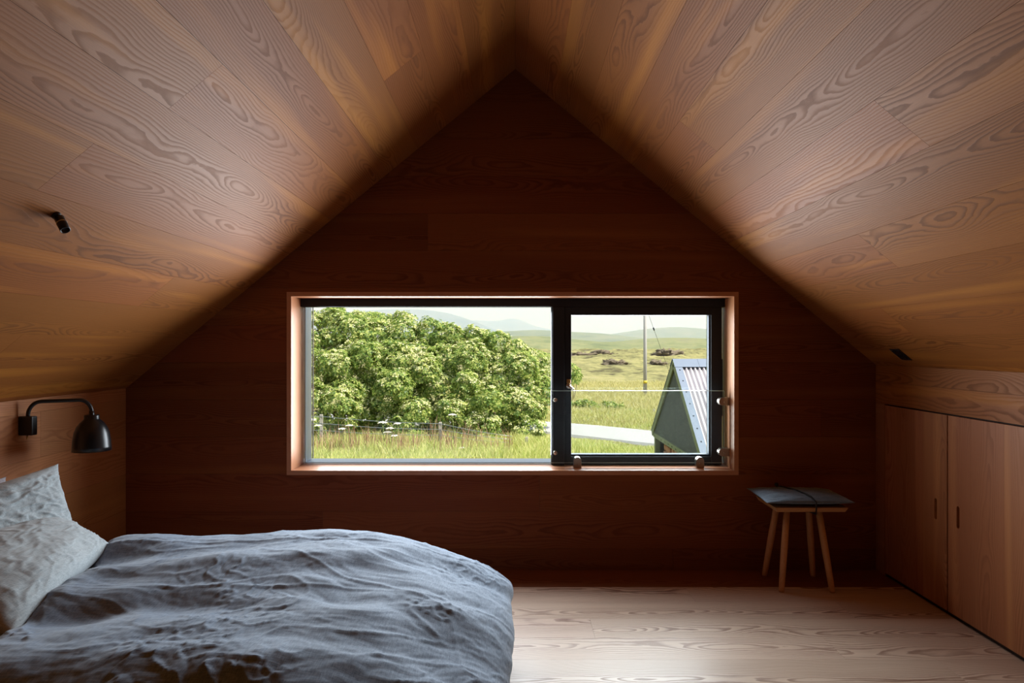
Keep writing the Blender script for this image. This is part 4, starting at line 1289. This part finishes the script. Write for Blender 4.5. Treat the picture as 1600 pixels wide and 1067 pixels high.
# beam under the gable with bolts
hput(box('eave_beam', SGX - 0.03, SGX + 0.05, SHY - HWD, SHY + HWD, EVZ - 0.20, EVZ - 0.081, M_TRIMG, None, 0.004))
for i in range(12):
    y = SHY - HWD + 0.25 + i * (2 * HWD - 0.5) / 11
    hput(lathe('bolt', [(0, .012), (.018, .010), (.02, 0)], M_CORD, None, 8, (SGX - 0.03, y, EVZ - 0.14), Matrix.Rotation(-math.pi / 2, 4, 'Y')))
for y in (SHY - HWD + 0.06, SHY + HWD - 0.06):
    hput(box('corner_post', SGX, SGX + 0.14, y - 0.07, y + 0.07, GZ - 0.05, EVZ - 0.2, M_TRIMG, None, 0.005))
hput(box('back_wall', SGX + 1.2, SGX + 1.3, SHY - HWD + .15, SHY + HWD - .15, GZ, EVZ, M_BLK))
for y in (SHY - HWD + 0.05, SHY + HWD - 0.12):
    hput(box('side_wall', SGX + 0.15, SGX + SLEN - 0.1, y, y + 0.07, GZ, EVZ, M_CLAD))
# roof slopes: corrugated sheets
def corr(side, x0, x1):
    per = 0.105
    nx_ = int((x1 - x0) / per * 8)
    xs = np.linspace(x0, x1, nx_)
    w = 0.030 * np.tanh(1.6 * np.cos((xs - SGX) * 2 * math.pi / per))
    sl = np.array([0.0, 0.25, 0.5, 0.75, 1.06])
    nz_, ny_ = HWD / math.hypot(HWD, rise), rise / math.hypot(HWD, rise)
    Xc, Sc = np.meshgrid(xs, sl, indexing='ij')
    Wc = np.repeat(w[:, None], len(sl), 1) + 0.05
    Yc = SHY - side * (Sc * HWD + Wc * ny_)
    Zc = RIDZ - Sc * rise + Wc * nz_
    me = grid_mesh('roof_sheet', np.stack([Xc, Yc, Zc], -1))
    if me.polygons[0].normal.z < 0: me.flip_normals()
    o = link('roof_sheet', me, M_SHEET, None, smooth=True)
    md = o.modifiers.new('thickness', 'SOLIDIFY'); md.thickness = 0.004
    return hput(o)
for side in (1, -1):
    xx = SGX + 0.07
    while xx < SGX + SLEN:
        corr(side, xx, min(xx + 0.945, SGX + SLEN)); xx += 0.945
# barge flashing along both verges, ridge cap in lengths
def slope_box(name, side, x0, x1, s0_, s1_, d0, d1, mat):
    nz_, ny_ = HWD / math.hypot(HWD, rise), rise / math.hypot(HWD, rise)
    V = []
    for x in (x0, x1):
        for s in (s0_, s1_):
            for d in (d0, d1):
                V.append((x, SHY - side * (s * HWD + d * ny_), RIDZ - s * rise + d * nz_))
    Fc = [(0, 1, 3, 2), (4, 6, 7, 5), (0, 4, 5, 1), (2, 3, 7, 6), (0, 2, 6, 4), (1, 5, 7, 3)]
    me = mesh(name, V, Fc)
    bm = bmesh.new(); bm.from_mesh(me); bmesh.ops.recalc_face_normals(bm, faces=list(bm.faces)); bm.to_mesh(me); bm.free()
    return hput(link(name, me, mat))
slope_box('barge_flashing', 1, SGX - 0.06, SGX + 0.11, 0.0, 1.06, 0.084, 0.090, M_FLASH)
slope_box('barge_flashing', -1, SGX - 0.06, SGX + 0.11, 0.0, 1.06, 0.084, 0.090, M_FLASH)
slope_box('barge_board', 1, SGX - 0.05, SGX - 0.01, 0.0, 1.05, -0.10, 0.074, M_TRIMG)
slope_box('barge_board', -1, SGX - 0.05, SGX - 0.01, 0.0, 1.05, -0.10, 0.074, M_TRIMG)
xx = SGX - 0.07
for i, ln in enumerate((0.60, 2.0, 2.0, 2.5)):
    for side in (1, -1):
        slope_box('ridge_cap', side, xx, xx + ln - 0.004, -0.012, 0.085, 0.092 + 0.002 * (i % 2), 0.098 + 0.002 * (i % 2), M_FLASH)
    xx += ln
for i in range(8):
    s = 0.12 + i * 0.125
    nz_, ny_ = HWD / math.hypot(HWD, rise), rise / math.hypot(HWD, rise)
    hput(lathe('screw', [(0, .012), (.014, .01), (.016, 0)], M_CORD, None, 8, (SGX + 0.03, SHY - s * HWD - 0.090 * ny_, RIDZ - s * rise + 0.090 * nz_), Matrix.Rotation(math.atan2(rise, HWD), 4, 'X')))
hput(box('log_shelf', SGX + 0.03, SGX + 1.15, SHY - 0.5, SHY + HWD - 0.3, EVZ - 0.70, EVZ - 0.635, M_CLAD))
lr = random.Random(5)
k = 0
for row in range(2):
    for col in range(9):
        y = SHY - 0.35 + col * 0.222 + (row % 2) * 0.11
        zc = EVZ - 0.53 + row * 0.185
        if y > SHY + HWD - 0.5 or zc > EVZ - 0.25: continue
        r0 = lr.uniform(0.085, 0.105)
        prof = [(0, 0), (r0, 0), (r0 * 0.98, 0.45), (0, 0.45)]
        o = lathe('firewood_log', prof, M_LOG, None, 9, (0, 0, 0))
        o.data.polygons.foreach_set('use_smooth', [False] * len(o.data.polygons))
        o.matrix_basis = Matrix.Translation((SGX + 0.06 + lr.uniform(-.02, .03), y, zc)) @ Matrix.Rotation(math.pi / 2, 4, 'Y') @ Matrix.Rotation(lr.uniform(0, 6), 4, 'Z')
        tag(o, 'firewood log stacked in the open bay of the shed', 'log', 'firewood stacked in the shed')
